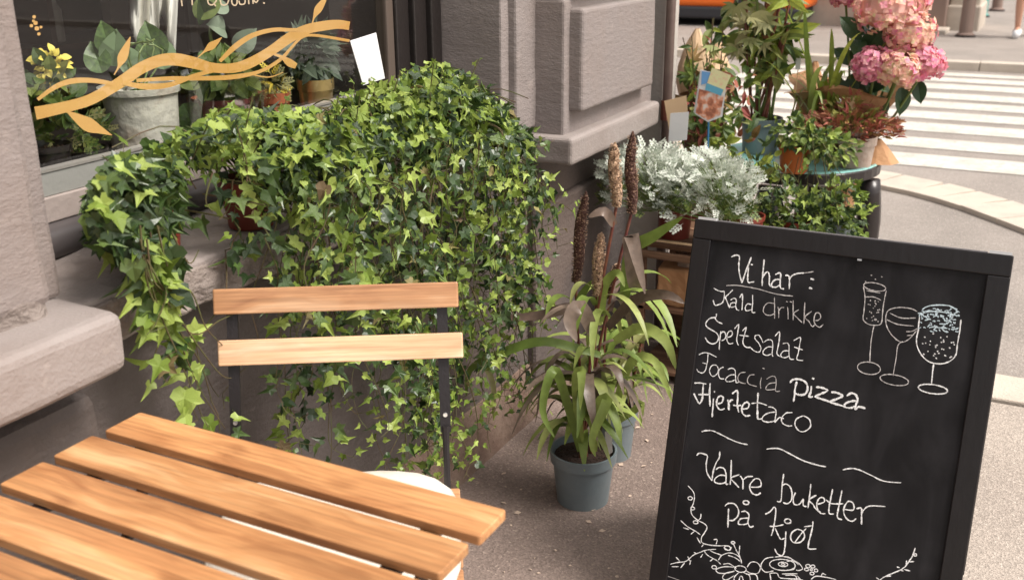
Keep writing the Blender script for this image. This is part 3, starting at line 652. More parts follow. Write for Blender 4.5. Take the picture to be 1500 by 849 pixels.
chalk('chalk_writing', [
 (A, 2.7, [[(250,98),(290,82),(322,95),(318,160),(322,240),(345,330)], [(345,330),(375,240),(405,160),(428,100)], [(405,190),(398,260),(400,320),(425,322),(455,318)], dot(433,166,9),
   [(543,120),(535,200),(527,280),(525,355)], [(525,290),(550,245),(578,232),(590,270),(588,330),(600,362)], [(640,255),(675,240),(690,255),(685,320),(690,375),(720,380)], [(685,300),(640,300),(610,335),(615,362),(650,365),(685,345)],
   [(730,262),(758,265),(768,300),(765,385)], [(768,300),(790,265),(840,245),(900,240)], dot(970,297,16), dot(955,377,15), dot(970,293,12), dot(955,373,12)]),
 (A, 2.1, [[(95,375),(130,395),(165,405),(185,398)], [(185,400),(190,440),(175,500),(140,520),(105,525),(90,480)], [(265,390),(225,430),(200,455),(215,500),(235,550)],
   [(245,480),(275,465),(295,480),(290,530),(300,565),(320,572)], [(290,505),(255,505),(240,530),(255,545),(288,535)], [(325,460),(348,425),(350,500),(345,572)], [(440,435),(440,510),(435,585),(465,590)], [(430,520),(395,515),(375,545),(385,575),(430,565)]]),
 (Bz, 2.3, [[(240,-5),(235,25),(185,35),(150,70),(150,105),(190,135),(240,165),(260,205),(245,245),(205,262),(165,245),(140,205)], [(225,25),(245,60),(295,85)]]),
 (Bz, 2.0, [[(280,150),(270,220),(265,315)], [(270,185),(295,155),(320,170),(318,215),(285,235)], [(340,205),(375,190),(380,155),(355,150),(335,180),(335,230),(355,262),(390,255)], [(400,130),(438,90),(430,160),(420,230),(435,275)],
   [(470,150),(505,115),(490,180),(475,250),(500,290),(540,295)], [(445,185),(530,195)]]),
 (Bz, 1.8, [[(655,255),(635,210),(615,185),(585,190),(585,220),(615,255),(635,300),(620,335),(575,325),(535,285)], [(665,245),(700,225),(735,235),(740,290),(735,350),(742,375)], [(735,290),(695,290),(660,320),(655,350),(690,365),(730,350)],
   [(760,195),(800,155),(798,230),(785,300),(778,350),(805,375)], [(830,260),(870,255),(885,285),(885,350),(895,395),(930,398)], [(885,325),(840,325),(815,350),(815,375),(850,385),(885,370)], [(925,235),(985,205),(980,270),(965,350),(955,400),(1010,410)], [(930,290),(1005,315)],
   [(85,360),(120,342),(170,345),(240,380)], [(165,350),(160,420),(140,500),(110,520),(75,505),(65,485)], [(115,430),(155,440)], [(240,450),(200,455),(178,500),(200,548),(240,535),(258,490),(240,450)], [(305,468),(270,485),(258,530),(275,570),(310,570)],
   [(340,490),(375,478),(405,495),(410,550),(415,605),(440,600)], [(408,535),(360,540),(325,570),(330,595),(370,595),(408,580)]]),
 (Dz, 3.7, [[(165,110),(150,180),(145,240),(135,290)], [(105,125),(130,95),(190,90),(245,120),(262,170),(240,220),(190,230),(150,215)], [(295,150),(290,200),(275,245),(310,245)], dot(310,85,10), [(335,160),(385,165),(440,190),(380,220),(330,245),(400,270),(460,292)],
   [(470,205),(520,210),(572,238),(510,270),(460,292),(530,315),(600,335)], [(610,240),(645,215),(685,225),(705,270),(690,320),(685,360),(715,335),(775,348)], [(695,280),(630,290),(595,310),(590,335),(640,345),(685,330)]]),
 (Cz, 3.3, [[(105,65),(150,62),(210,72)], [(185,70),(180,130),(175,200),(150,245),(125,210),(100,155)], [(140,165),(240,165)], [(245,65),(240,150),(245,270)], [(275,200),(270,270),(262,365)], dot(283,140,5), [(305,250),(350,235),(360,190),(330,180),(305,215),(305,265),(335,300),(375,290)],
   [(400,210),(410,250),(410,305)], [(410,245),(430,215),(450,215)], [(440,160),(485,130),(490,190),(485,260),(500,325)], [(450,260),(485,265),(520,260)], [(535,295),(580,285),(590,245),(560,235),(530,270),(530,325),(560,355),(600,350)],
   [(672,150),(665,250),(665,340),(670,380),(710,380)]]),
 (Cz, 2.4, [[(610,245),(680,240),(750,262)], [(760,275),(800,280),(830,310),(825,370),(820,410),(860,370),(900,380)], [(825,320),(760,330),(715,360),(710,395),(760,410),(815,400)], [(975,325),(920,330),(880,375),(890,420),(940,445),(975,440)],
   [(1065,355),(1010,385),(1000,440),(1040,490),(1090,490),(1135,450),(1130,390),(1090,360),(1065,355)], [(170,495),(210,485),(270,488),(340,520),(430,565),(510,595),(580,610)], [(745,650),(800,643),(870,650),(960,695),(1080,755),(1213,795),(1275,805)]]),
 (Gz, 2.3, [[(695,45),(770,32),(840,45),(940,90),(1060,145),(1213,160)]]),
 (Fz, 2.7, [[(65,160),(90,140),(140,150),(160,170),(150,230),(155,310),(200,385)], [(200,385),(210,310),(235,230),(265,180),(270,125)], [(235,285),(270,265),(310,280),(325,330),(325,415),(345,410)], [(325,340),(270,335),(225,370),(230,400),(285,410),(325,395)], [(372,200),(370,300),(362,420)],
   [(445,330),(368,360),(400,400),(440,445)], [(450,340),(475,380),(475,460)], [(475,380),(510,350),(565,345)], [(545,440),(630,435),(630,380),(590,365),(550,400),(535,440),(555,490),(600,510),(635,490)],
   [(348,630),(345,700),(342,800)], [(315,610),(345,585),(400,590),(435,640),(430,695),(390,735),(345,735)], [(460,660),(500,655),(530,690),(520,750),(540,795),(570,785)], [(525,715),(460,720),(435,750),(440,770),(490,772),(520,760)], ell(503,578,25,17)]),
 (Gz, 2.6, [[(170,80),(155,200),(145,320),(110,322)], [(150,190),(190,170),(230,200),(245,260),(235,320),(200,345),(165,335)], [(275,245),(255,300),(265,350),(310,350),(345,300)], [(345,300),(345,360),(375,370)], [(412,170),(400,280),(385,385)], [(460,270),(395,310),(430,350),(455,390),(500,425)],
   [(470,350),(530,330),(525,295),(490,295),(465,340),(470,390),(500,430),(540,432)], [(605,215),(590,290),(575,370),(575,430),(615,435)], [(688,225),(670,320),(650,420),(650,470),(690,488)], [(545,310),(600,345),(700,345)],
   [(705,395),(790,400),(785,340),(745,325),(710,370),(705,430),(735,485),(780,500),(815,475)], [(815,390),(860,385),(862,450),(862,530)], [(865,430),(890,390),(940,365),(1075,370)],
   [(5,440),(50,415),(85,375),(100,400),(95,470),(80,560),(60,630)], [(45,545),(100,545),(170,530)], [(95,560),(120,620),(145,660),(180,650)], ell(207,500,28,20), [(190,590),(185,680),(175,770),(155,805),(115,790),(90,745)],
   [(290,570),(245,600),(232,650),(260,690),(320,685),(355,640),(340,590),(290,570)], [(265,695),(320,620),(370,565)], [(350,550),(425,540)], [(430,500),(425,560),(405,640),(390,710),(395,745),(460,745)]]),
], M_chalk, 'white chalk words: Vi har, Kald, Speltsalat, Focaccia pizza, Hjertetaco, Vakre buketter på kjøl')
chalk('chalk_writing', [
 (A, 1.7, [[(205,352),(300,350),(400,365),(500,385),(620,420),(720,438),(800,445)], [(900,240),(985,228)],
   [(635,455),(635,550),(635,645)], [(630,510),(580,505),(545,535),(535,580),(560,610),(600,615),(632,600)], [(665,540),(672,580),(672,640)], [(672,580),(690,550),(720,545)], [(750,540),(755,590),(755,650)], dot(745,495,9), dot(780,497,9),
   [(800,485),(800,560),(800,660)], [(850,565),(805,600),(840,640),(880,680)], [(905,500),(900,590),(895,690)], [(965,580),(905,630),(940,670),(970,715),(1000,690)], [(985,660),(1020,660),(1045,635),(1035,600),(1005,595),(990,625),(985,665),(1000,700),(1035,722),(1068,695)]]),
 (Bz, 1.6, [[(500,515),(455,520),(430,560),(445,600),(500,615)], [(580,535),(540,540),(515,580),(530,620),(600,640)], [(640,560),(630,610),(635,660)], dot(658,480,9), [(685,575),(730,550),(765,560),(770,620),(765,680),(805,680)], [(768,605),(710,615),(680,650),(690,670),(765,665)]]),
], M_chalk_dim, 'fainter chalk words: drikke, and the end of Focaccia')
random.seed(3)
gl = [[(105,125),(115,190),(110,270),(105,330),(140,360),(190,365),(218,350),(225,280),(235,210),(248,150)], ell(176,127,70,24,10), [(120,190),(170,190),(215,210)], [(125,150),(210,165)], [(172,365),(160,420),(150,500),(145,600)], ell(140,632,72,38,8),
  [(440,280),(400,262),(330,255),(265,270),(245,310),(250,370),(285,430),(340,470),(390,450),(435,400)], [(270,290),(340,320),(430,320)], [(250,330),(320,360),(420,370)], [(350,465),(320,490),(310,560),(290,680)], ell(298,705,90,32,10), [(370,405),(410,402),(440,385)], [(375,430),(420,425)]]
for i in range(34): gl.append(dot(random.uniform(125, 208), random.uniform(205, 345), 3))
for p in ((155,55),(220,65),(180,80),(120,95)): gl.append(dot(*p, 4))
chalk('chalk_drawing', [(Ez, 1.7, gl)], M_chalk_dim, 'chalk drawing of a champagne flute and a wine glass')
gb = [[(455,310),(445,400),(435,470),(460,540),(510,590),(580,605),(640,590),(680,550),(690,480),(705,400),(712,330)], [(543,605),(535,660),(530,730)], ell(538,762,92,28,8)]
for i in range(34): gb.append(dot(random.uniform(465, 670), random.uniform(410, 575), random.choice((3, 4, 5))))
chalk('chalk_drawing', [(Ez, 2.2, gb)], M_chalk, 'chalk drawing of a stemmed beer glass with bubbles')
fo = [[(470,270),(500,250),(560,240),(640,245),(690,275)], [(450,300),(520,280),(610,285),(700,310)]]
for i in range(115):
    x = random.uniform(452, 700); y = random.uniform(262, 405); a = random.uniform(0, 3.1)
    if y > 385 and x < 520: continue
    if y < 275 and (x < 480 or x > 680): continue
    r = random.uniform(7, 17); fo.append([(x-r*math.cos(a), y-r*.5*math.sin(a)), (x, y+random.uniform(-4, 4)), (x+r*math.cos(a), y+r*.5*math.sin(a))])
chalk('chalk_drawing', [(Ez, 2.0, fo)], M_chalk_blue, 'pale blue chalk foam on the beer glass')
fl = [[(215,60),(260,110),(270,150),(260,210),(240,260),(255,310),(300,350),(350,375),(375,410),(350,460),(330,490),(330,530),(370,550),(450,560),(540,560)], ell(235,165,18,14), ell(255,250,16,12), ell(280,365,20,13), [(325,295),(320,330),(295,355)],
  [(155,350),(210,400),(280,440),(320,470)], [(175,410),(225,425)], [(240,465),(270,440)], [(290,490),(320,540)], [(330,570),(345,550)], [(70,715),(130,700),(200,690),(260,640),(330,610),(380,595),(450,590)], [(115,655),(150,690)], [(80,735),(140,735)], [(155,745),(190,700)], [(215,650),(230,690)], [(230,720),(240,680)],
  [(265,615),(290,630)], [(320,660),(340,630)], [(350,600),(380,640),(450,680),(490,715)], [(400,690),(430,665)], [(400,600),(440,620),(500,640)], [(590,530),(620,600),(650,650),(665,710)], ell(592,535,15,11), [(430,510),(460,510),(450,550)], [(520,580),(560,600),(580,570)], ell(545,580,26,18),
  [(470,680),(500,640),(570,620),(640,650),(665,700)], [(510,715),(560,710),(620,750)], ell(655,755,48,26), [(600,740),(520,735),(450,760),(480,790),(560,785),(605,770)], [(600,775),(530,790),(505,830),(540,845),(600,810)], [(640,785),(605,820),(600,860)], [(680,785),(730,810),(735,870)], [(640,870),(650,820),(670,820),(680,870)],
  [(700,800),(780,800),(800,850)], [(710,740),(740,700),(790,700),(820,740),(800,790),(740,790),(705,770)], ell(435,740,20,14), [(930,655),(860,670),(825,730),(860,780),(930,770)], ell(1005,720,108,46,4), ell(1010,716,40,18,4), ell(1010,716,14,8,4), [(940,655),(1010,650),(1080,670),(1140,720)], [(1040,690),(1090,685),(1130,700)],
  [(900,790),(910,855)], [(900,790),(960,790),(990,830),(1140,835)], [(1000,795),(1130,795)], [(650,560),(640,640)], [(550,640),(610,660),(650,690)]]
fi = [[(0,300),(60,320),(100,390),(80,430),(0,440)], [(75,345),(140,370),(175,420),(140,440),(110,435)], ell(230,395,22,16), ell(278,400,20,15), ell(310,440,18,15), ell(270,470,20,14), ell(215,430,20,14), ell(262,432,12,9), [(260,530),(300,500),(370,500),(510,530)], [(360,500),(375,470),(410,485)], [(0,490),(100,490),(120,530)], [(0,520),(180,535)],
  [(950,535),(1000,500),(1130,445),(1190,410),(1230,360),(1270,300),(1300,215)], [(910,510),(945,535)], dot(1130,408,14), dot(1165,440,18), [(1190,430),(1250,445)], [(1215,340),(1210,380)], [(1240,355),(1290,350)], ell(1300,285,14,12), [(1010,500),(1060,495)], [(120,490),(180,560)]]
# what stands below the cut of the picture: the wreath goes on
for k in range(7): fl.append(ell(520+k*95, 900+20*math.sin(k*2), 40, 22))
chalk('chalk_drawing', [(Hz, 1.9, fl), (Iz, 1.9, fi)], M_chalk, 'chalk wreath of roses, daisies and twigs at the foot of the board')
chalk('chalk_drawing', [(Hz, 1.0, [[(20,805),(60,820),(150,849)], [(70,450),(60,490)], [(55,520),(58,545)], [(40,650),(35,690)]])], M_chalk_dim, 'faint chalk border marks')
# --- PLANTS BELOW
# ================================================================== LEAF SHAPES
def fan(outline, cz=.0, c=(0, .35), droop=.12, fold=.10):
    vs = [(c[0], c[1], cz)]
    for x, y in outline: vs.append((x, y, fold*abs(x)*1.2 - droop*max(0, y-.35)**1.5*1.6 - (.05 if abs(x) > .4 else 0)))
    n = len(outline); return vs, [(0, i+1, (i+1) % n+1) for i in range(n)]
def ivy_shape(j=0):
    o = [(0,.05),(-.17,-.12),(-.36,-.07),(-.33,.09),(-.56,.33),(-.24,.38),(-.14,.56),(0,1.05),(.14,.56),(.24,.38),(.56,.33),(.33,.09),(.36,-.07),(.17,-.12)]
    k = (-.04, .10, -.12)[j]
    o = [(x*(1+k*2)+.03*j*y, y*(1-k)) for x, y in o]
    return fan(o, -.02, (0, .28), (.16, .40, .24)[j], (.26, .10, .42)[j])
def ivy_round():
    o = [(0,.03),(-.22,-.10),(-.42,.06),(-.50,.34),(-.30,.48),(-.20,.68),(0,.98),(.20,.68),(.30,.48),(.50,.34),(.42,.06),(.22,-.10)]
    return fan(o, -.03, (0, .32), .35, .22)
def ivy_arrow():
    o = [(0,.06),(-.16,-.16),(-.30,-.05),(-.40,.22),(-.17,.34),(-.13,.6),(.04,1.18),(.14,.6),(.17,.34),(.36,.26),(.30,-.02),(.15,-.13)]
    return fan(o, -.02, (0, .3), .28, .40)
def oval_shape(w=.3, tip=1.0):
    h_ = [(.42,.05),(.78,.17),(.97,.34),(.98,.52),(.80,.70),(.48,.86),(.16,.96)]
    o = [(0,0)]+[(-w*a, b_*tip) for a, b_ in h_]+[(0,tip*1.04)]+[(w*a, b_*tip) for a, b_ in h_[::-1]]
    v, f = fan(o, -.03, (0,.45), .25, .25); return v, f
def narrow_shape(w=.09):
    return fan([(0,0),(-w,.3),(-w*.8,.65),(0,1),(w*.8,.65),(w,.3)], 0, (0,.4), .3, .4)
def palmate_shape(k=5, w=.10):
    vs = [(0,0,0)]; fs = []
    for i in range(k):
        a = (i-(k-1)/2)*math.radians(150/k); L = 1-.28*abs(i-(k-1)/2)/((k-1)/2)
        d = V(math.sin(a), math.cos(a), 0); s = V(d.y, -d.x, 0)*w; b = len(vs)
        vs += [d*L*.45+s, d*L, d*L*.45-s]; fs.append((0, b, b+1)); fs.append((0, b+1, b+2))
    return [tuple(v) for v in vs], fs
def feather_shape(k=4):
    vs = []; fs = []
    def bl(p, d, L, w):
        s = V(d.y, -d.x, 0)*w; b = len(vs); vs.extend([p, p+d*L*.55+s, p+d*L, p+d*L*.55-s]); fs.append((b, b+1, b+2, b+3))
    bl(V(0,0,0), V(0,1,0), 1.0, .05)
    for i in range(k):
        y = .25+.2*i; L = .42-.05*i
        for sg_ in (-1, 1):
            d = V(sg_*.8, .62, .15).normalized(); bl(V(0,y,0), d, L, .07); bl(V(0,y,0)+d*L*.5, V(sg_*.2, 1, .1).normalized(), L*.45, .05)
    # whole leaf is one island: tie the lobes to the midrib
    return [tuple(v) for v in vs], fs
def leaf_mesh(nm, shp, m):
    b = MB(); b.add(*shp); me = b.mesh(nm, m); return me
class Foliage:
    """collects leaves; the ones that show largest become objects, the rest one joined part"""
    def __init__(s, shapes, mats, nm='leaf'):
        s.sh = shapes; s.mats = mats; s.nm = nm; s.L = []; s.me = {}
    def add(s, p, tip, nrm, size, si, mi): s.L.append((Vector(p), Vector(tip), Vector(nrm), size, si, mi))
    def build(s, root, limit=300, cond=None):
        L = sorted(s.L, key=lambda l: (l[0]-EYE).length/l[3]*(1 if l[0].x > -1.22 else 1.6)*random.uniform(.85, 1.15))
        for l in L[:limit]:
            k = (l[4], l[5])
            if k not in s.me: s.me[k] = leaf_mesh(s.nm, s.sh[l[4]], s.mats[l[5]])
            inst(s.nm, s.me[k], frame_mat(l[0], l[1], l[2], l[3]), root)
        if len(L) > limit:
            b = MB()
            for l in L[limit:]:
                mt = frame_mat(l[0], l[1], l[2], l[3]); vs, fs = s.sh[l[4]]
                b.add([mt @ Vector(v) for v in vs], fs, l[5])
            part('foliage', b, s.mats, root, kind='stuff')
def rv(a=1.0): return V(random.gauss(0, a), random.gauss(0, a), random.gauss(0, a))
def pot(root, c, r, h, m, rim=.12, taper=.74, soil=True, nm='pot', lip=.05):
    x, y, z = c; b = MB(); rb = r*taper; zr = h*(1-rim)
    b.lathe((x, y, z), [(0, 0), (rb, 0), (rb+(r*.93-rb)*.97, zr), (r, zr+.001), (r*1.02, h), (r*.95, h), (r*.90, zr*.97), (r*.88, h*.8), (0, h*.8)][:7] + ([(r*.9, h*.86)] if 0 else []), 32)
    o = part(nm, b, m, root, smooth=True); o.modifiers.new('edge', 'EDGE_SPLIT').split_angle = math.radians(35)
    if soil:
        b = MB(); b.lathe((x, y, z), [(r*.905, h*.87), (r*.5, h*.89), (0, h*.90)], 20, wob=.05)
        for i in range(26):
            a = random.uniform(0, 6.3); q = r*.82*math.sqrt(random.random()); s = random.uniform(.003, .007)
            b.lathe((x+q*math.cos(a), y+q*math.sin(a), z+h*.88), [(0, -s), (s, 0), (0, s)], 5)
        part('soil', b, M_soil, root, kind='stuff')

# ================================================================== IVY ON THE SILL
IVS = [ivy_shape(0), ivy_shape(1), ivy_shape(2), ivy_round(), ivy_arrow()]; IVM = [M_ivyD, M_ivyL, leafmat('withered ivy leaf', [(0, (.20, .15, .06)), (.5, (.33, .30, .10)), (1, (.17, .11, .06))], .6, .2)]
def blocked(p):
    d = p-cT
    return d.dot(fn) > -.028 and abs(d.dot(ex)) < .215 and p.z > .60
def interp(tab, y):
    if y <= tab[0][0]: return tab[0][1]
    for (a, b), (c, d) in zip(tab, tab[1:]):
        if y <= c: return b+(d-b)*(y-a)/(c-a)
    return tab[-1][1]
TOP = [(p.y, p.z) for p in (at(x, y, X=-1.17) for x, y in ((120,300),(150,245),(190,228),(235,215),(270,190),(300,184),(330,172),(380,178),(430,176),(455,172),(500,152),(560,136),(605,122),(645,110),(680,116),(712,132),(738,160),(762,196),(790,240)))]
BOT = [(1.24, .60), (1.30, .50), (1.34, .36), (1.45, .24), (1.6, .17), (1.80, .12), (1.93, .05), (2.02, .30), (2.15, .36), (2.3, .44), (2.4, .60)]
def vine_leaves(F, st, P, size, plight, step=.0185, r0=.0015, spread=.016, outn=V(.75, -.45, .45), gap=.7):
    pts = spline(P, 6)
    if any(blocked(q) for q in pts): pts = [q+V(-.03, .02, 0) if blocked(q) else q for q in pts]
    st.tube(pts, [r0*(1-.6*i/len(pts)) for i in range(len(pts))], 4, cap=False)
    acc = 0; k = 0
    for i in range(1, len(pts)):
        acc += (pts[i]-pts[i-1]).length
        while acc > step:
            acc -= step; k += 1; t = i/len(pts)
            d = (pts[i]-pts[i-1]).normalized(); sd = d.cross(outn)
            if sd.length < .1: sd = V(0, 1, 0)
            sd = sd.normalized()*(1 if k % 2 else -1)
            p = pts[i]+sd*random.uniform(.3, 1.2)*spread+outn*random.uniform(0, .018)+rv(.004)
            nv_ = noise.noise(V(p.y*8, p.z*8, 3.3)); p += outn*nv_*.05
            if nv_ < -.18 and random.random() < gap: continue
            if blocked(p): continue
            s = size*random.uniform(.48, 1.15)*(1.0-.35*max(0, t-.75)*4)
            tip = V(0, 0, -1)*.6+sd*random.uniform(.2, 1.1)+rv(.35)+outn*.15
            nr = outn+rv(.58)
            F.add(p, tip, nr, s, random.randrange(5), 2 if random.random() < .018 else 1 if random.random() < plight+.3*(t > .85) else 0)
            if random.random() < .6: st.tube([pts[i], p], .0006, 3, cap=False)
def potted_ivy(label, cx, cy, r, h, ya, yb, nm, nv, size, plight, zb=.823, lean=0, mat_=M_redpot, xr=(-1.32, -1.03), vines=None, seed=1, potonly=False):
    random.seed(seed)
    root = thing('potted_ivy', (cx, cy, zb), label, 'plant', 'ivy pots on the window sill')
    pot(root, (cx, cy, zb), r, h, mat_, .2, .76)
    F = Foliage(IVS, IVM); st = MB()
    for i in range(nm):       # the mound over the pot
        y = random.uniform(ya, yb); x = xr[0]+(xr[1]-xr[0])*random.random()**.75
        kx = -x/1.17; zt = 1.31-(1.31-interp(TOP, y/kx))*kx; zt -= max(0, (x+1.12))*.5
        lo = .86 if x > -1.14 else .92
        z = lo+(zt-lo)*random.random()**.55 + random.gauss(0, .008)
        p = V(x, y, z)
        if blocked(p) or (p-V(cx, cy, zb+h*.5)).length < r*1.1: continue
        if x > cx-.02 and abs(y-cy+.02) < r*1.2 and z < zb+h*.9 and random.random() < .8: continue
        topn = (z-lo)/max(.02, zt-lo)
        nv_ = noise.noise(V(p.y*9, p.z*9, 7.7))
        if nv_ < -.2 and random.random() < .5: continue
        p += V(.5, -.3, .6)*nv_*.05
        nr = V(.55, -.35, .25+.8*topn)+rv(.6); tip = V(.5, random.uniform(-.9, .9), -.55)+rv(.6)
        F.add(p, tip, nr, size*random.uniform(.45, 1.15), random.randrange(5), 2 if random.random() < .015 else 1 if random.random() < plight*(.55+.8*topn) else 0)
    for i in range(nm//40):
        y = random.uniform(ya, yb); x = random.uniform(*xr); z = interp(TOP, y)-random.uniform(0, .04)
        st.tube(spline([V(cx, cy, zb+h*.8), V((cx+x)/2, (cy+y)/2, z), V(x, y, z-.02)], 4), .0014, 4, cap=False)
    for i in range(nv):       # the hanging runners
        y = ya+(yb-ya)*((i+random.random())/nv); ze = interp(BOT, y)
        ze = ze+(.80-ze)*(random.random()**1.7)*.85
        x = random.uniform(-1.10, -1.0); kx = -x/1.17; z0 = min(.90+random.uniform(-.03, .05), 1.31-(1.31-interp(TOP, y/kx))*kx-.035)
        P = [V(x-.12, y-.02, z0), V(x, y, z0-.015)]; z = z0-.06; yy = y; dr_ = random.gauss(.002, .013)
        while z > ze:
            P.append(V(x+random.gauss(0, .014)-.02*(.8-z), yy, z)); yy += dr_+random.gauss(0, .016); z -= .07
        P.append(V(x+random.uniform(0, .02), yy+random.gauss(0, .02), ze))
        vine_leaves(F, st, P, size, plight)
    for P, sz, pl in (vines or []): vine_leaves(F, st, P, sz, pl)
    part('vines', st, M_stem, root, kind='stuff')
    F.build(root)
    return root
def px(pts, X): return [at(x, y, X=X+(0 if len(q) < 1 else 0)) for (x, y, *q) in pts]
# leftmost pot: clump and one long trail
trail = []
for pts, X in (([(205,330),(215,400),(250,450),(275,520),(300,580),(330,628)], -1.06), ([(190,330),(215,390),(245,440),(270,500),(285,560),(290,615)], -1.09), ([(230,330),(250,400),(290,440),(310,490),(345,530),(355,575)], -1.06),
               ([(240,340),(245,420),(230,470),(215,490)], -1.05), ([(220,340),(235,430),(260,480),(300,540),(318,600),(322,632)], -1.08), ([(225,350),(240,470),(225,530),(245,560)], -1.09), ([(210,360),(225,440),(290,500),(330,480),(352,470)], -1.06),
               ([(215,380),(255,450),(300,520),(340,565),(372,548)], -1.05), ([(205,350),(235,460),(280,560),(305,625)], -1.06), ([(215,350),(225,410),(255,440),(262,480)], -1.05), ([(260,350),(285,395),(300,375)], -1.06)):
    trail.append((px(pts, X), .040, .62))
root = thing('potted_ivy', (-1.215, 1.135, .823), 'leftmost ivy on the sill, dark clump with a trail of large leaves down the wall', 'plant', 'ivy pots on the window sill'); random.seed(11)
pot(root, (-1.215, 1.135, .823), .045, .085, M_redpot, .2, .76)
F = Foliage(IVS, IVM); st = MB()
for i in range(640):
    a = random.uniform(0, 2*PI); q = random.random()**.5
    e = at(195+q*68*math.cos(a), 305+q*78*math.sin(a), X=random.uniform(-1.27, -1.07))
    if e.z < .85 and e.x < -1.14: e.x = -1.10
    if blocked(e): continue
    F.add(e, V(.5, random.uniform(-.9, .9), -.55)+rv(.4), V(.6, -.5, .5)+rv(.4), .033*random.uniform(.6, 1.15), random.randrange(5), 1 if random.random() < (.12 if e.z < 1.0 else .4) else 0)
for P, sz, pl_ in trail: vine_leaves(F, st, P, sz, pl_, step=.019, gap=0)
for pts in ([(180,290),(160,240),(150,228)], [(200,280),(190,240),(180,232)], [(215,270),(240,235),(265,225)]): vine_leaves(F, st, px(pts, -1.17), .03, .9)
part('vines', st, M_stem, root, kind='stuff'); F.build(root)
potted_ivy('ivy in the bare red pot standing at the sill edge, second from the left', -1.205, 1.345, .050, .085, 1.10, 1.46, 700, 4, .030, .38, seed=21, vines=[(px([(350,270),(345,310),(330,330)], -1.08), .028, .7), (px([(320,260),(310,300),(320,318)], -1.08), .028, .7)])
potted_ivy('ivy hanging low behind the chair back, its red pot half buried in leaves', -1.19, 1.66, .062, .12, 1.27, 1.74, 1250, 42, .029, .42, seed=31)
potted_ivy('tallest ivy mound, hanging down to the pavement right of the chair', -1.19, 1.90, .06, .11, 1.66, 2.04, 1150, 34, .029, .45, seed=41, vines=[(px([(640,150),(645,120),(650,98)], -1.15), .024, .9), (px([(600,150),(603,135)], -1.13), .022, .9), (px([(655,150),(650,110)], -1.15), .02, .9)])
potted_ivy('rightmost sill ivy, its runners reaching round the pier moulding', -1.19, 2.04, .055, .10, 1.95, 2.165, 720, 17, .028, .42, seed=51, xr=(-1.30, -1.03), vines=[(px([(760,200),(790,215),(812,205)], -1.02), .024, .9), (px([(770,250),(800,290),(825,300),(845,315)], -.99), .024, .8), (px([(765,230),(780,330),(790,400),(800,440),(790,500)], -1.04), .024, .5), (px([(740,330),(780,420),(800,430)], -1.02), .022, .6),
             (px([(735,430),(760,480),(770,560),(745,590)], -1.0), .022, .5), (px([(690,420),(720,500),(735,570),(715,620)], -1.02), .022, .4), (px([(660,500),(690,570),(700,640),(680,700)], -1.0), .024, .6)])
random.seed(123); spr = [o for o in C.objects if o.name.startswith('potted_ivy')]
for root in spr:
    F = Foliage(IVS, IVM, 'leaf'); st = MB(); cy0 = OFF[root].y
    for i in range(9):
        y = cy0+random.uniform(-.20, .16); x = random.uniform(-1.24, -1.05)
        if not 1.02 < y < 2.16: continue
        kx = -x/1.17; z0 = 1.31-(1.31-interp(TOP, y/kx))*kx-.035
        if cy0 < 1.2: z0 -= .03
        e = V(x+random.uniform(-.01, .03), y+random.uniform(-.03, .03), z0+random.uniform(.03, .075))
        P = [V(x, y, z0-.03), V(x, y, z0)+rv(.006), e]
        pts = spline(P, 4); st.tube(pts, .001, 4, cap=False)
        for k, q in enumerate(pts[2:]):
            F.add(q+rv(.004), V(random.uniform(-.6, .6), random.uniform(-1, 1), .25)+rv(.3), V(.5, -.4, .6)+rv(.5), .024*random.uniform(.5, 1)*(1-.05*k), random.randrange(5), 1)
    F.build(root)
    if st.v: part('vines', st, M_stem, root, kind='stuff')
# price card on a skewer
def card(nm, label, pts, X=None, Y=None, mat_=M_white, stick=None, thick=.0012, group=None, sm_=M_stick):
    q = [at(x, y, X=X, Y=Y) for x, y in pts]; c = sum(q, V(0,0,0))/4; n = (q[1]-q[0]).cross(q[3]-q[0]).normalized()
    root = thing(nm, c, label, 'plant label' if nm != 'price_card' else 'price card', group)
    b = MB(); k = len(q); b.add(q+[p+n*thick for p in q], [tuple(range(k))[::-1], tuple(range(k, 2*k))]+[(i, (i+1) % k, (i+1) % k+k, i+k) for i in range(k)])
    part('card', b, mat_, root)
    aw = n if n.dot(c-EYE) > 0 else -n
    if stick: b = MB(); b.tube([at(*stick[0], X=X, Y=Y)+aw*.004, at(*stick[1], X=X, Y=Y)+aw*.004], stick[2], 6); part('stick', b, sm_, root)
    return root, q, n
card('price_card', 'blank white price card on a skewer in the window sill ivy', [(513,60),(551,48),(564,115),(532,125)], X=-1.21, stick=((546,100), (553,165), .0016))

# ================================================================== THINGS INSIDE THE WINDOW
random.seed(8)
def wpot(label, pxc, ybase_px, r, h, m, cat='plant pot', nm='potted_plant', X=None, **k):
    c = at(pxc, ybase_px, Z=.886) if X is None else at(pxc, 200, X=X); c = V(c.x, c.y, .886)
    root = thing(nm, c, label, 'plant'); pot(root, c, r, h, m, **k); return root, c
rt, c = wpot('large weathered pale pot behind the glass with broad round leaves', 213, 0, .078, .135, M_bigpot, X=-1.60, rim=.1, taper=.82)
F = Foliage([oval_shape(.42)], [mat('broad leaf', (.10, .17, .05), .4, vary=(8, .4, .6, (.06, .10, .04))), mat('pale broad leaf', (.17, .25, .13), .5)])
for x, y, s, mi in ((165,85,.07,1),(196,100,.06,1),(232,75,.075,0),(160,65,.06,0),(190,120,.06,0),(268,140,.075,0),(240,90,.07,1),(150,95,.06,0),(215,85,.06,0)):
    p = at(x, y+12, X=-1.62); F.add(p, V(.1, random.uniform(-.3, .3), 1 if y < 120 else -1)+rv(.2), V(.8, -.5, .2)+rv(.15), s, 0, mi)
F.build(rt); b = MB()
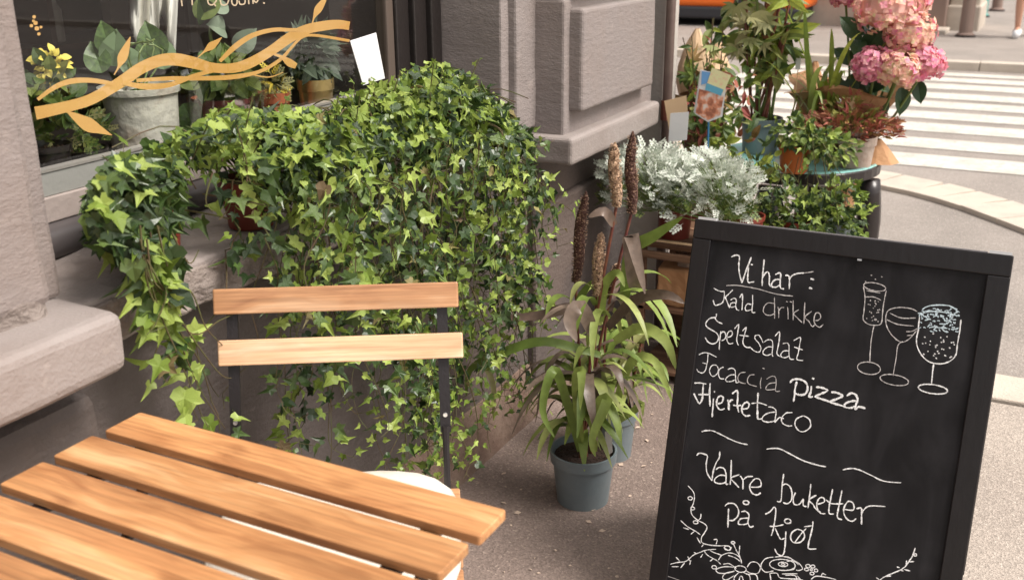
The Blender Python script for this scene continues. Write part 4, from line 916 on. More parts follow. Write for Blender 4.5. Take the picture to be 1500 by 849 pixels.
for i in range(6): b.tube(spline([c+V(0,0,.12), c+V(random.uniform(-.03,.03), random.uniform(-.07,.05), .2), c+V(random.uniform(-.04,.04), random.uniform(-.07,.05), .22)], 4), .0018, 6)
part('stem', b, M_stem_green, rt, kind='stuff')
b = MB()
for i in range(12):
    a = i*.9; b.lathe(c+V(.045*math.cos(a), .045*math.sin(a), .118), [(0,-.012),(.015,-.004),(.012,.008),(0,.012)], 8)
part('pebbles', b, M_bigpot, rt, kind='stuff')
def bush(root, c, rad, n, F, size, out=V(.5,-.5,.5), pl=.5, nsh=1):
    for i in range(n):
        d = rv(1).normalized(); q = random.random()**.4; p = Vector(c)+V(d.x*rad[0], d.y*rad[1], d.z*rad[2])*q
        F.add(p, d+V(0,0,-.1)+rv(.4), out+d*.5+rv(.35), size*random.uniform(.6, 1.2), random.randrange(nsh), 1 if random.random() < pl else 0)
rt, c = wpot('low ferny plant in a dark pot at the left of the display', 112, 0, .05, .06, M_blackpaint, X=-1.52)
F = Foliage([feather_shape(), narrow_shape(.12)], [M_foli, M_palm]); bush(rt, c+V(0,-.02,.09), (.05,.075,.04), 120, F, .035, pl=.12, nsh=2); F.build(rt)
rt, c = wpot('yellow flowering kalanchoe by the left edge of the glass', 66, 0, .04, .09, M_blackpaint, X=-1.47)
F = Foliage([oval_shape(.4)], [M_foli, mat('yellow bloom', (.75, .62, .12), .6)]); bush(rt, at(72, 135, X=-1.47), (.03,.04,.05), 60, F, .03, pl=.1); bush(rt, at(74, 95, X=-1.47), (.02,.025,.03), 70, F, .014, pl=.95); F.build(rt)
rt, c = wpot('plant with its pot wrapped in clear crinkled film', 336, 0, .055, .10, mat('wine red pot', (.22, .04, .05), .5), X=-1.50)
F = Foliage([oval_shape(.35)], [M_foli, M_ivyL]); bush(rt, c+V(0,0,.14), (.05,.06,.03), 70, F, .04, pl=.15); F.build(rt)
fm = bpy.data.materials.new('clear film'); fm.use_nodes = True; t_ = fm.node_tree; o_n = t_.nodes['Material Output']; a_ = t_.nodes.new('ShaderNodeBsdfTransparent'); g_ = t_.nodes.new('ShaderNodeBsdfGlossy'); g_.inputs['Roughness'].default_value = .12; m_ = t_.nodes.new('ShaderNodeMixShader'); m_.inputs[0].default_value = .28
t_.links.new(a_.outputs[0], m_.inputs[1]); t_.links.new(g_.outputs[0], m_.inputs[2]); t_.links.new(m_.outputs[0], o_n.inputs[0])
b = MB(); b.lathe(c, [(.058, 0), (.070, .05), (.076, .11), (.086, .155)], 22, wob=.22); part('wrapping_film', b, fm, rt)
def sillpot(label, x, y, r, h, m, leaves):
    c = at(x, y, Z=.886); rt = thing('potted_plant', c, label, 'plant'); pot(rt, c, r, h, m, rim=.25, taper=.85); leaves(rt, c, h); return rt
def lv1(rt, c, h):
    F = Foliage([narrow_shape(.1), feather_shape()], [M_palm, mat('yellow sprig', (.62, .48, .06), .6)]); bush(rt, c+V(0,0,h+.02), (.03,.035,.02), 50, F, .03, pl=.4, nsh=2); F.build(rt)
def lv2(rt, c, h):
    F = Foliage([oval_shape(.22), palmate_shape(5, .12)], [mat('dusky leaf', (.06, .085, .06), .5), mat('dusky leaf two', (.10, .13, .09), .5)]); bush(rt, c+V(-.02,0.01,h+.055), (.04,.065,.05), 110, F, .05, pl=.4, nsh=2); F.build(rt)
sillpot('small terracotta pot with yellow sprigs tied with string, behind the glass', 404, 196, .038, .092, M_terra, lv1)
sillpot('brass pot shining in the window with dusky leaves above', 466, 180, .042, .102, mat('brass', (.92, .68, .32), .34, .9, bump=(30, .3)), lv2)
rt, c = wpot('tall thin stemmed plant in the middle of the display', 312, 0, .04, .06, M_terra, X=-1.72)
F = Foliage([oval_shape(.38)], [M_foli, mat('sage leaf', (.24, .30, .22), .5)])
for x, y, s, mi in ((300,30,.075,0),(285,25,.07,0),(330,45,.07,1),(345,75,.07,1),(325,70,.05,0),(312,15,.05,1)):
    F.add(at(x, y, X=-1.72), V(.2, random.uniform(-1,1), .2), V(.7,-.5,.4)+rv(.2), s, 0, mi)
b = MB(); b.tube(spline([c+V(0,0,.05), at(312,80,X=-1.72), at(308,45,X=-1.72), at(318,-10,X=-1.72)], 5), .004, 6); part('stem', b, M_stem_green, rt); F.build(rt)
# hanging white cloth
b = MB(); n = 44; pts = []
for i in range(n+1):
    for j in range(7):
        u_ = i/n; x = 190+u_*74+j*1.2*math.sin(u_*5); bot = 22+60*abs(math.sin(u_*4.1+.5))**1.6+6*noise.noise(V(u_*7, 0, 2))
        yv = -60+(bot+60)*j/6; p = at(x, yv, X=-1.85+.055*noise.noise(V(u_*7+j*.12, j*.25, 1.5))+.02*noise.noise(V(u_*19, j*.3, 6))); pts.append(p)
fs = [(i*7+j, i*7+j+1, (i+1)*7+j+1, (i+1)*7+j) for i in range(n) for j in range(6)]
b.add(pts, fs); o = part('hanging_cloth', b, mat('white linen', (.88, .86, .80), .9), smooth=True); s_ = o.modifiers.new('s', 'SOLIDIFY'); s_.thickness = .002
tag(o, 'white linen garment hanging inside the shop window', 'cloth')

# ================================================================== MILLET PLANTS ON THE PAVEMENT
def strap(p0, az, L, rise, droop, wd, twist=0, n=9):
    d = V(math.cos(az), math.sin(az), 0); P = []; 
    for i in range(n+1):
        t = i/n; P.append(Vector(p0)+d*L*(t-.12*t*t*t)*.9+V(0,0,1)*(rise*t-droop*t*t)+V(-d.y, d.x, 0)*twist*t*t*L)
    ws = [wd*max(.06, (.45+.9*(i/n))*(1 if i/n < .35 else 1)*(1-(i/n)**2.6)) for i in range(n+1)]
    nr = []
    for i in range(n+1):
        t = (P[min(i+1, n)]-P[max(i-1, 0)]).normalized(); sd = t.cross(V(0,0,1)); sd = sd.normalized() if sd.length > .01 else V(-d.y, d.x, 0); nr.append(sd.cross(t))
    return P, ws, nr
M_grain = mat('millet grain', (.46, .30, .20), .7)
M_spike1 = mat('millet spike beige', (.50, .33, .21), .8, vary=(170, .52, .6, (.07, .03, .02)), bump=(190, 1.0))
M_spike2 = mat('millet spike dark', (.075, .028, .018), .75, vary=(170, .55, .62, (.36, .22, .14)), bump=(190, 1.0))
def millet(label, c, r, h, spikes, nl, seed, hgt=.42, lo=.10, potm=M_greypot):
    random.seed(seed); root = thing('millet_plant', c, label, 'plant', 'millet plants in grey pots')
    pot(root, c, r, h, potm, .20, .78)
    base = Vector(c)+V(0,0,h*.86)
    canes = []
    for (sx, sy, ex_, ey, Yd, m) in spikes:
        top = at(sx, sy, Y=Yd); bo = at(ex_, ey, Y=Yd)
        b = MB(); k = 26; P = [bo.lerp(top, i/k)+V(.003*math.sin(i*.3), 0, 0) for i in range(k+1)]
        R_ = [.0118*(.75+.35*math.sin(PI*min(1, i/k*1.1)))*(1-.80*max(0, (i/k-.82)/.18)**1.5)*random.uniform(.93, 1.07) for i in range(k+1)]
        b.tube(P, R_, 14)
        for i in range(420):    # grains
            t = random.random()*.97; a = random.uniform(0, 6.28); q = bo.lerp(top, t); rr = R_[int(t*k)]
            p = q+V(math.cos(a), math.sin(a), 0)*rr; s = .0023; b.add([p+V(s,0,0), p+V(0,s,0), p+V(-s,0,0), p+V(0,-s,0), p+V(math.cos(a), math.sin(a), .4)*s*1.4], [(0,1,4),(1,2,4),(2,3,4),(3,0,4)], 1 if random.random() < .5 else 0)
        part('flower_spike', b, [m, M_grain], root)
        g = base+V(random.uniform(-.02, .02), random.uniform(-.02, .02), 0)
        b = MB(); cp = spline([g, g.lerp(bo, .5)+V(random.uniform(-.015,.015), 0, 0), bo], 5); b.tube(cp, .0035, 7); part('stem', b, M_cane, root); canes.append(cp)
    for i in range(4):
        g = base+V(random.uniform(-.03, .03), random.uniform(-.03, .03), -.005); e = g+V(random.uniform(-.03,.03), random.uniform(-.03,.03), random.uniform(.12, .22))
        b = MB(); b.tube([g, g.lerp(e, .5), e], .004, 7); part('stem', b, M_cane, root); canes.append([g, e])
    for i in range(nl):
        cn = random.choice(canes); t = random.random()
        zt = lo*.6+(hgt-.05)*t**1.2
        top = cn[-1]; g = cn[0]; f = min(1, zt/max(.05, top.z-g.z)); p = Vector(g).lerp(Vector(top), f)
        az = random.uniform(0, 2*PI); L = random.uniform(.08, .20)*(1 if t < .4 else 1.15); ri = random.uniform(.10, .22); dr = ri+(random.uniform(-.03, .07) if p.z < .26 else random.uniform(-.03, .12))
        P, ws, nr = strap(p, az, L, ri, dr, random.uniform(.020, .037), random.uniform(-.4, .4))
        if min(q.x for q in P) < -1.12 : continue
        if any((q-TL).dot(bn) < .04 and (q-TL).dot(bn) > -.06 and 0 < (q-TL).dot(bx) < BW for q in P): continue
        b = MB(); b.ribbon(P, ws, nr, fold=.12); part('leaf', b, M_strap_p if random.random() < .06+.42*(t > .62) else M_strap, root, smooth=True)
    return root
mr_ = millet('millet in the front grey pot on the pavement, with tall brown flower spikes', V(-.862, 2.035, 0), .079, .138,
       [(925,192,925,312,2.06,M_spike2), (899,208,903,302,2.02,M_spike1), (857,280,843,412,2.03,M_spike2), (880,340,874,432,2.02,M_spike1)], 78, 14)
b = MB(); q = [at(886,632,Y=1.99), at(896,628,Y=1.99), at(897,662,Y=1.99), at(888,668,Y=1.99)]; b.add(q+[p+V(0,.001,0) for p in q], [(0,1,2,3),(7,6,5,4)]); part('plant_tag', b, M_white, mr_)
millet('millet in the second grey pot, behind and to the right of the front one', V(-.885, 2.275, 0), .066, .14,
       [(905,385,892,440,2.2,M_spike2)], 46, 15, .36)
# hand-placed large leaves near the spikes
random.seed(77)
def free_leaf(root, pts, Y, wd, m):
    P = spline([at(x, y, Y=Y+dy) for x, y, dy in pts], 4); n = len(P)-1
    ws = [wd*max(.08, math.sin(PI*min(1, .18+.82*i/n))**.7) for i in range(n+1)]
    b = MB(); b.ribbon(P, ws, V(.25, -.8, .55).normalized(), fold=.12); part('leaf', b, m, root, smooth=True)
for pts, Y, wd, m in (([(915,440,0),(925,370,-.01),(960,345,-.03),(1000,318,-.05)], 2.06, .030, M_strap), ([(930,420,0),(928,380,-.02),(925,345,-.03),(945,430,-.06)], 2.05, .04, M_strap_p), ([(900,330,0),(885,310,-.02),(862,318,-.03)], 2.02, .022, M_strap_p),
                      ([(880,480,0),(840,452,-.03),(790,462,-.05),(712,468,-.06)], 2.03, .026, M_strap_p), ([(870,490,0),(850,450,-.04),(835,470,-.06),(845,500,-.08)], 1.98, .035, M_strap_p), ([(890,480,0),(930,440,-.02),(975,432,-.05),(1003,444,-.05)], 2.04, .026, M_strap_p),
                      ([(880,520,0),(800,500,-.05),(740,515,-.06),(690,540,-.06),(683,580,-.06)], 2.0, .022, M_strap), ([(900,500,0),(940,480,-.03),(975,500,-.05),(990,540,-.06)], 2.02, .026, M_strap), ([(850,660,0),(822,560,-.06),(808,545,-.09),(795,600,-.11),(812,640,-.11)], 1.99, .022, M_strap),
                      ([(850,650,0),(845,560,-.05),(852,545,-.08),(850,600,-.1)], 1.99, .024, M_strap), ([(870,660,0),(872,600,-.04),(890,585,-.06),(868,640,-.09),(872,668,-.09)], 1.98, .024, M_strap), ([(900,600,0),(925,530,-.02),(960,530,-.04),(985,590,-.05)], 2.12, .022, M_strap),
                      ([(900,620,0),(930,600,-.01),(940,590,-.01),(938,625,-.02)], 2.15, .018, M_strap), ([(700,520,0),(722,560,-.02),(722,612,-.02)], 2.02, .014, M_palm), ([(880,470,0),(885,420,0),(905,400,-.02),(915,420,-.03)], 2.02, .022, M_strap), ([(860,470,0),(850,440,0),(868,410,-.01)], 2.03, .022, M_strap)):
    free_leaf(mr_, pts, Y, wd, m)

# ================================================================== CRATE, SILVER PLANTS, BACK TABLE
cr = thing('wooden_crate', (-.80, 2.93, 0), 'dark wooden crate shelf holding the silver leaved plants', 'crate')
x0, x1, y0, y1 = -1.0, -.60, 2.76, 3.05
def board(x0_, x1_, y0_, y1_, z0, z1, nm='plank'):
    b = MB(); b.box(x0_, x1_, y0_, y1_, z0, z1); part(nm, b, M_crate, cr, bev=.0015)
for z in (.425, .23, .03):
    for k in range(3): board(x0, x1, y0+k*.098, y0+k*.098+.09, z, z+.012)
for z in (.438, .395): board(x0, x1, y0-.012, y0-.001, z, z+.022 if z < .43 else z+.010)
board(x0, x1, y1, y1+.012, .0, .44)
for x in (x0, x1-.018):
    for y in (y0, y1-.02): board(x, x+.018, y, y+.018, 0, .424, 'post')
b = MB(); b.box(x0, x1, y0-.0125, y0-.0005, .4485, .4515); part('edge_strip', b, M_kraft_lt, cr)
random.seed(4)
bag = thing('paper_bag', (-.86, 2.86, .242), 'crumpled tan paper bag on the crate shelf', 'paper bag')
part('bag_body', rough_box(-.95, -.84, 2.78, 2.88, .243, .36, .006, .02, .012, 18), M_kraft, bag)
part('bag_neck', rough_box(-.90, -.83, 2.80, 2.85, .36, .40, .006, .015, .010, 25), mat('greyish paper', (.42, .32, .27), .8), bag)
FS = [feather_shape(4), feather_shape(3)]
def miller(label, c, n, pc, rr, pm, seed):
    random.seed(seed); root = thing('dusty_miller_plant', pc, label, 'plant', 'silver leaved plants on the crate'); pot(root, pc, .055, .09, pm, .15, .8)
    F = Foliage(FS, [M_silver, M_foli]); st = MB()
    for i in range(n):
        a = random.uniform(0, 2*PI); q = random.random()**.5; hz = (1-q*q)*.55+random.uniform(-1.35, .35)
        p = Vector(c)+V(q*rr[0]*math.cos(a), q*rr[1]*math.sin(a), hz*rr[2])
        if p.x < -1.03 and p.y < 3.05 and p.z > .70: p.x = -1.02
        if p.x < -1.12: p.x = -1.10
        lo = hz < -.3 and random.random() < .45
        F.add(p, V(math.cos(a)*.8, math.sin(a)*.6-.35, .35)+rv(.45), V(.15, -.5, .75)+rv(.4), random.uniform(.032, .055), random.randrange(2), 1 if lo else 0)
        if random.random() < .3: st.tube([Vector(pc)+V(0,0,.08), (Vector(pc)+p)/2+V(0,0,.02), p], .0012, 3, cap=False)
    part('stem', st, M_stem_green, root, kind='stuff'); F.build(root)
miller('silver dusty miller at the wall side of the crate', at(945, 252, Y=2.80), 430, V(-.93, 2.86, .4375), (.125, .10, .080), M_redpot, 61)
miller('silver dusty miller at the street side of the crate, in a red brown pot', at(1040, 265, Y=2.80), 480, V(-.72, 2.86, .4375), (.13, .10, .080), M_redpot, 62)
rp = at(1108, 322, Y=2.86)
# back table with a pale teal top
bt = thing('plant_stand', (-.70, 3.42, 0), 'round black plant stand with curved legs and a teal tray top', 'table')
tcx, tcy, tr_ = -.70, 3.40, .262; TZ2 = .60
b = MB(); b.lathe((tcx, tcy, TZ2-.05), [(tr_*.9, 0), (tr_, .012), (tr_, .04), (tr_*.985, .044)], 40); part('apron', b, M_blackpaint, bt, smooth=False)
b = MB(); b.lathe((tcx, tcy, TZ2-.05), [(tr_*.985, .0445), (tr_*.96, .050), (tr_*.95, .044), (0, .044)], 40); part('tray', b, M_teal, bt, smooth=True)
for k, a in enumerate((-.12, 1.45, 3.0, 4.6)):
    d = V(math.cos(a), math.sin(a), 0); b = MB(); P = []
    for i in range(13):
        t = i/12; P.append(V(tcx, tcy, TZ2-.055)+d*(tr_*.90+.030*math.sin(t*PI*1.35)-.05*t)+V(0,0,-.54*t))
    b.tube(P, [.036-.018*(i/12)+.008*math.sin(i/12*PI) for i in range(13)], 10); part('leg', b, M_blackpaint, bt, smooth=True)
def onstand(x, y, z=TZ2-.005): p = at(x, y, Z=z); return V(p.x, p.y, z)
# heather pot
random.seed(70)
c = V(-.505, 3.33, .5955); hp = thing('potted_heather', c, 'reddish heather in a whitewashed pot at the edge of the stand', 'plant'); pot(hp, c, .058, .095, M_palepot, .28, .80)
F = Foliage([narrow_shape(.16), feather_shape(3)], [M_heather, mat('olive sprig', (.20, .20, .035), .6)])
for i in range(560):
    a = random.uniform(0, 2*PI); q = random.random()**.6; p = c+V(-.03,0,0)+V(.150*q*math.cos(a), .11*q*math.sin(a), .10+.10*(1-q)*random.random()+.035*random.random())
    F.add(p, V(math.cos(a)*(.4+q), math.sin(a)*(.4+q), .7-.4*q)+rv(.3), V(.2,-.6,.6)+rv(.5), random.uniform(.02, .042), random.randrange(2), 1 if q < .5 and random.random() < .55 else 0)
F.build(hp); b = MB()
for i in range(40):
    a = random.uniform(0, 6.3); e = c+V(.11*math.cos(a), .1*math.sin(a), random.uniform(.09, .17)); b.tube([c+V(.02*math.cos(a), .02*math.sin(a), .08), e], .001, 3, cap=False)
part('twigs', b, M_cane, hp, kind='stuff')
kc = c+V(.045, .10, 0)
b = MB(); b.lathe(kc, [(.012, .0), (.05, .001), (.075, .0), (.03, .05), (.012, .07)], 9, wob=.3); tag(part('paper_cone', b, M_kraft), 'brown paper scrap behind the whitewashed pot', 'paper')
# small orange terracotta pot with dense small-leaved plant
random.seed(71)
c = V(-.66, 3.17, .5955); tp = thing('potted_plant', c, 'orange terracotta pot with small glossy green leaves spilling right', 'plant'); pot(tp, c, .05, .085, mat('orange clay', (.52, .13, .03), .6, bump=(60, .2)), .2, .8)
F = Foliage([oval_shape(.34), oval_shape(.28)], [M_foli, M_ivyL])
for i in range(420):
    t = random.random(); ctr = c+V(-.03+.16*t, -.02, .13-.05*t); d = rv(1).normalized(); q = random.random()**.4
    p = ctr+V(d.x*.07, d.y*.06, d.z*.05)*q
    if (p-c).x < .04 and (p-c).z < .085 and (p-c).y < 0: continue
    F.add(p, d+V(.2,-.2,-.2)+rv(.4), V(.3,-.6,.7)+rv(.4), random.uniform(.016, .03), random.randrange(2), 1 if random.random() < .3 else 0)
F.build(tp)
# trailing ivies in front of the stand
def trail_ivy(label, c, r, h, m, rad, n, vs_, seed, Y):
    random.seed(seed); root = thing('potted_ivy', c, label, 'plant', 'ivy in front of the plant stand'); pot(root, c, r, h, m, .2, .8)
    F = Foliage(IVS, IVM); st = MB()
    bush(root, Vector(c)+V(0,0,h+.015), rad, n, F, .028, V(.3,-.6,.6), .5, 5)
    for pts in vs_: vine_leaves(F, st, [at(x, y, Y=Y+random.uniform(-.05, .03)) for x, y in pts], .026, .5, .017, outn=V(.4,-.7,.5))
    part('vines', st, M_stem, root, kind='stuff'); F.build(root)
b = MB()
for x in (-.80, -.56):
    pass
lw = thing('low_shelf', (-.64, 3.0, 0), 'low pale wooden box under the trailing ivy, behind the blackboard', 'box')
part('box_body', rough_box(-.66, -.42, 2.93, 3.10, 0, .42, .004, .05, .001, 10), mat('pale wooden box', (.46, .42, .36), .7, bump=(40, .3, (1,1,8))), lw)
trail_ivy('trailing ivy left of the terracotta pot in front of the stand', V(-.60, 2.985, .4235), .04, .07, M_redpot, (.13, .07, .085), 300,
          [[(1130,250),(1110,280),(1105,320),(1115,360)], [(1140,240),(1150,290),(1160,340),(1150,380)], [(1120,250),(1095,262),(1090,290)], [(1150,240),(1175,280),(1180,330),(1170,370)], [(1160,235),(1130,290),(1135,350)]], 81, 2.97)
trail_ivy('trailing ivy hanging off the right front of the stand', V(-.485, 3.02, .4235), .038, .07, M_greypot, (.085, .06, .115), 270,
          [[(1190,200),(1195,250),(1205,290),(1215,345)], [(1180,210),(1170,260),(1175,300),(1185,350)], [(1205,210),(1228,250),(1242,262)], [(1205,230),(1215,280),(1235,335)], [(1170,230),(1160,270),(1150,300)], [(1195,240),(1190,300),(1205,350)], [(1210,235),(1222,270),(1228,335)], [(1185,230),(1180,290),(1165,340)]], 82, 3.0)
# tall cane plant in a blue grey pot
random.seed(90)
c = V(-.83, 3.42, .5955); cp = thing('cane_plant', c, 'tall maroon stemmed plant in the blue grey pot on the stand', 'plant'); pot(cp, c, .068, .115, M_greypot, .2, .82)
F = Foliage([narrow_shape(.13), palmate_shape(5, .1), oval_shape(.2)], [M_foli, M_palm, M_lime])
for i in range(17):
    a = random.uniform(0, 6.3); g = c+V(.03*math.cos(a), .03*math.sin(a), .10); e = g+V(.05*math.cos(a)+random.gauss(.03, .05), .05*math.sin(a), random.uniform(.28, .52)); b = MB()
    P = spline([g, g.lerp(e, .5)+rv(.006), e], 4); b.tube(P, random.uniform(.003, .0055), 7); part('cane', b, M_cane if i % 3 else M_stem_green, cp, smooth=True)
    for k in range(11):
        t = random.uniform(.45, 1); p = g.lerp(e, t); F.add(p, rv(1)+V(0,0,-.1), V(.2,-.7,.4)+rv(.4), random.uniform(.05, .10), random.choice((0,0,2)), random.choice((0,0,2)))
for i in range(26):
    p = at(random.uniform(1075,1120), random.uniform(0,75), Y=3.35+random.uniform(-.05,.1)); F.add(p, V(random.uniform(-1,1), -.2, -.6)+rv(.3), V(.2,-.8,.5)+rv(.2), random.uniform(.05,.075), 1, 1)
for i in range(50):
    p = at(random.uniform(1040,1175), random.uniform(-30,70), Y=3.48+random.uniform(-.05,.1)); F.add(p, rv(1), V(.2,-.8,.5)+rv(.4), random.uniform(.05,.09), 2, 0)
F.build(cp)
b = MB(); q = [at(1122,-20,Y=3.38), at(1141,-20,Y=3.38), at(1135,57,Y=3.38), at(1115,57,Y=3.38)]; b.add(q+[p+V(0,.012,0) for p in q], [(0,3,2,1),(4,5,6,7),(0,1,5,4),(1,2,6,5),(2,3,7,6),(3,0,4,7)])
tag(part('bark_pole', b, mat('orange bark', (.50, .22, .10), .8, bump=(60, .8), vary=(20, .4, .6, (.34, .14, .06)))), 'orange brown bark pole standing among the canes', 'pole')
# lime grass to the right of it
random.seed(91)
c = V(-.655, 3.42, .5955); lg = thing('lime_grass_plant', c, 'lime green arching grass right of the maroon canes', 'plant'); pot(lg, c, .05, .09, M_blackpaint)
for i in range(34):
    p = c+V(random.uniform(-.03,.05), random.uniform(-.03,.03), .09); P, ws, nr = strap(p, random.uniform(0, 2*PI), random.uniform(.08,.26), random.uniform(.38,.58), random.uniform(.15,.62), random.uniform(.014,.026), random.uniform(-.3,.3), 12)
    b = MB(); b.ribbon(P, ws, nr, fold=.1); part('leaf', b, M_lime if i % 3 else M_strap, lg, smooth=True)
# leafy, reddish plant behind the label
random.seed(92)
c = V(-.99, 3.30, .0); pl_ = thing('leafy_plant', c, 'loose twiggy plant with green and reddish leaves behind the photo label', 'plant'); pot(pl_, c, .07, .5, M_redpot, .1, .85)
F = Foliage([narrow_shape(.15), oval_shape(.25), palmate_shape(5,.1)], [M_foli, M_heather, M_lime])
b = MB()
for i in range(22):
    x = random.uniform(992, 1080); y = random.uniform(5, 130); e = at(x, y, Y=3.28+random.uniform(-.06,.08)); g = c+V(random.uniform(-.03,.03), random.uniform(-.03,.03), .48)
    P = spline([g, g.lerp(e,.5)+V(random.uniform(-.02,.03),0,.02), e], 5); b.tube(P, .0018, 4, cap=False)
    for k in range(9):
        t = random.uniform(.3, 1); p = P[int(t*(len(P)-1))]; F.add(p, rv(1)+V(.1,-.1,-.2), V(.2,-.7,.5)+rv(.4), random.uniform(.035,.065), random.choice((0,0,1,2)), 1 if random.random() < (.6 if p.z < .85 else .15) else random.choice((0,0,2)))
for i in range(160):
    p = at(random.uniform(1000,1110), random.uniform(105,205), Y=3.22+random.uniform(-.1,.1)); F.add(p, rv(1), V(.2,-.7,.5)+rv(.4), random.uniform(.03,.055), random.choice((0,1)), 1 if random.random() < .35 else 0)
for i in range(150):
    p = at(*(random.uniform(1045,1080), random.uniform(165,250)) if random.random() < .5 else (random.uniform(1060,1135), random.uniform(226,262)), Y=3.08+random.uniform(-.05,.05)); F.add(p, rv(1)+V(0,0,.2), V(.2,-.7,.5)+rv(.4), random.uniform(.025,.045), random.choice((0,1)), 0 if random.random() < .7 else 2)
part('twigs', b, M_stem, pl_, kind='stuff'); F.build(pl_)
# cards and labels
card('price_card', 'white price card leaning beside the drainpipe above the silver leaves', [(982,166),(1009,164),(1006,205),(979,208)], Y=2.98, stick=((993,195), (993,225), .0016))
card('price_card', 'tan price card behind the white one by the drainpipe', [(973,148),(1005,140),(1007,163),(980,190)], Y=3.03, mat_=M_tan, stick=((993,160), (996,225), .0016))
def photomat():
    m = bpy.data.materials.new('label print'); m.use_nodes = True; t = m.node_tree; N = t.nodes; L = t.links; b = N['Principled BSDF']; b.inputs['Roughness'].default_value = .35
    tc = N.new('ShaderNodeTexCoord'); nz = N.new('ShaderNodeTexNoise'); nz.inputs['Scale'].default_value = 42; nz.inputs['Detail'].default_value = 2; L.new(tc.outputs['Object'], nz.inputs['Vector'])
    cr_ = N.new('ShaderNodeValToRGB'); e = cr_.color_ramp.elements; e[0].position = .38; e[0].color = (.36, .13, .08, 1); e[1].position = .62; e[1].color = (.78, .66, .60, 1); a = e.new(.5); a.color = (.72, .30, .18, 1); L.new(nz.outputs[0], cr_.inputs[0]); L.new(cr_.outputs[0], b.inputs['Base Color']); return m
rt, q, n_ = card('plant_label', 'plant label with a flower photo on a blue stick, above the silver leaves', [(1026,102),(1064,112),(1058,170),(1016,165)], Y=2.99, mat_=M_white, stick=((1038,160), (1036,222), .0035), sm_=M_blue)
def decal(nm, pts, m, dn): b = MB(); b.add([at(x, y, Y=2.99)-V(0, dn, 0) for x, y in pts], [tuple(range(len(pts)))[::-1]]); part(nm, b, m, rt)
for p_ in q: pass
b = MB(); Q = [at(x, y, Y=2.985) for x, y in ((1027,103),(1045,106),(1063,130),(1058,171),(1037,179),(1018,167))]; b.add(Q+[p+V(0,.0012,0) for p in Q], [(5,4,3,2,1,0),(6,7,8,9,10,11)]); part('label_front', b, M_white, rt)
decal('flower_photo', [(1025,130),(1061,140),(1056,168),(1037,176),(1020,165)], photomat(), .0060)
decal('blue_patch', [(1029,104),(1042,106),(1036,122),(1028,124)], mat('label blue', (.16, .38, .72), .4), .0062)
decal('yellow_card', [(1044,99),(1072,110),(1061,135),(1036,125)], mat('pale yellow print', (.78, .76, .44), .4, vary=(60, .5, .6, (.80, .60, .38))), .0070)
decal('blue_band', [(1036,121),(1061,131),(1057,140),(1034,131)], mat('label cyan', (.13, .42, .60), .4), .0076)
# hydrangeas in kraft paper
random.seed(95)
c = V(-.555, 3.62, .0); hy = thing('hydrangea_bouquet', c, 'bouquet of pink and peach hydrangeas wrapped in brown paper', 'flowers')
b = MB(); vs = []; fs = []; n = 40; prof = [(.05, .40), (.06, .60), (.085, .69), (.13, .765), (.17, .81), (.19, .815)]
bc = at(1242, 150, Y=3.53)
for i, (r, z) in enumerate(prof):
    for k in range(n):
        a = 2*PI*k/n; rr = r*(1+.14*i/5*math.sin(a*5+1)+.26*noise.noise(V(math.cos(a)*3, math.sin(a)*3, i*.5))); vs.append(V(bc.x+rr*math.cos(a), bc.y+rr*math.sin(a), z+.02*i/5*math.sin(a*3)+.012*noise.noise(V(math.cos(a)*6, math.sin(a)*6, i))))
fs = [(i*n+k, i*n+(k+1) % n, (i+1)*n+(k+1) % n, (i+1)*n+k) for i in range(len(prof)-1) for k in range(n)]
b.add(vs, fs); part('paper_wrap', b, M_kraft, hy)
def floret_head(px_, py, Yd, r, m, m2, pl, sq=.85):
    ce = at(px_, py, Y=Yd); b = MB(); 
    for i in range(260):
        d = rv(1).normalized()
        if d.z < -.75: continue
        p = ce+V(d.x*r, d.y*r, d.z*r*sq)*random.uniform(.86, 1.08)*(1+.10*noise.noise(d*2.5+ce*9)); mt = frame_mat(p, d.orthogonal()+rv(.3), d+rv(.38), random.uniform(.010, .0145)); mi = 1 if random.random() < pl else 0
        for k in range(4):
            a = k*PI/2; u = V(math.cos(a), math.sin(a), 0); v = V(-u.y, u.x, 0)
            b.add([mt @ q_ for q_ in (V(0,0,0), u*.55+v*.5+V(0,0,.12), u*1.05+V(0,0,.02), u*.55-v*.5+V(0,0,.12))], [(0,1,2,3)], mi)
    b.lathe(ce, [(0,-r*.7), (r*.75, -r*.3), (r*.85, 0), (r*.75, r*.35), (0, r*.68)], 12, 0)
    part('flower_head', b, [m, m2], hy, kind='stuff')
    s = MB(); s.tube(spline([ce-V(0,0,r*.5), (ce+V(bc.x, bc.y, .55))/2+V(.02,0,-.03), V(bc.x, bc.y, .5)], 4), .004, 6); part('stem', s, M_stem_green, hy)
for x, y, Yd, r, m, m2, pl_q in ((1300,16,3.45,.100,M_peach,M_rose,.2),(1334,50,3.42,.072,M_peach,M_rose,.3),(1281,98,3.38,.066,M_pink,M_rose,.2),(1316,102,3.36,.064,M_peach,M_pink,.25),(1352,94,3.42,.064,M_rose,M_pink,.5),(1240,-8,3.5,.05,M_rose,M_pink,.3),(1275,-12,3.55,.05,M_rose,M_peach,.4),(1335,5,3.55,.055,M_peach,M_rose,.3)):
    floret_head(x, y, Yd, r, m, m2, pl_q)
F = Foliage([oval_shape(.33), oval_shape(.27, 1.1)], [M_hydleaf, M_foli])
for i in range(26):
    F.add(at(random.uniform(1235,1325), random.uniform(52,135), Y=3.50+random.uniform(-.05,.08)), rv(1)+V(0,-.2,-.2), V(.25,-.8,.5)+rv(.35), random.uniform(.055,.095), random.randrange(2), 0)
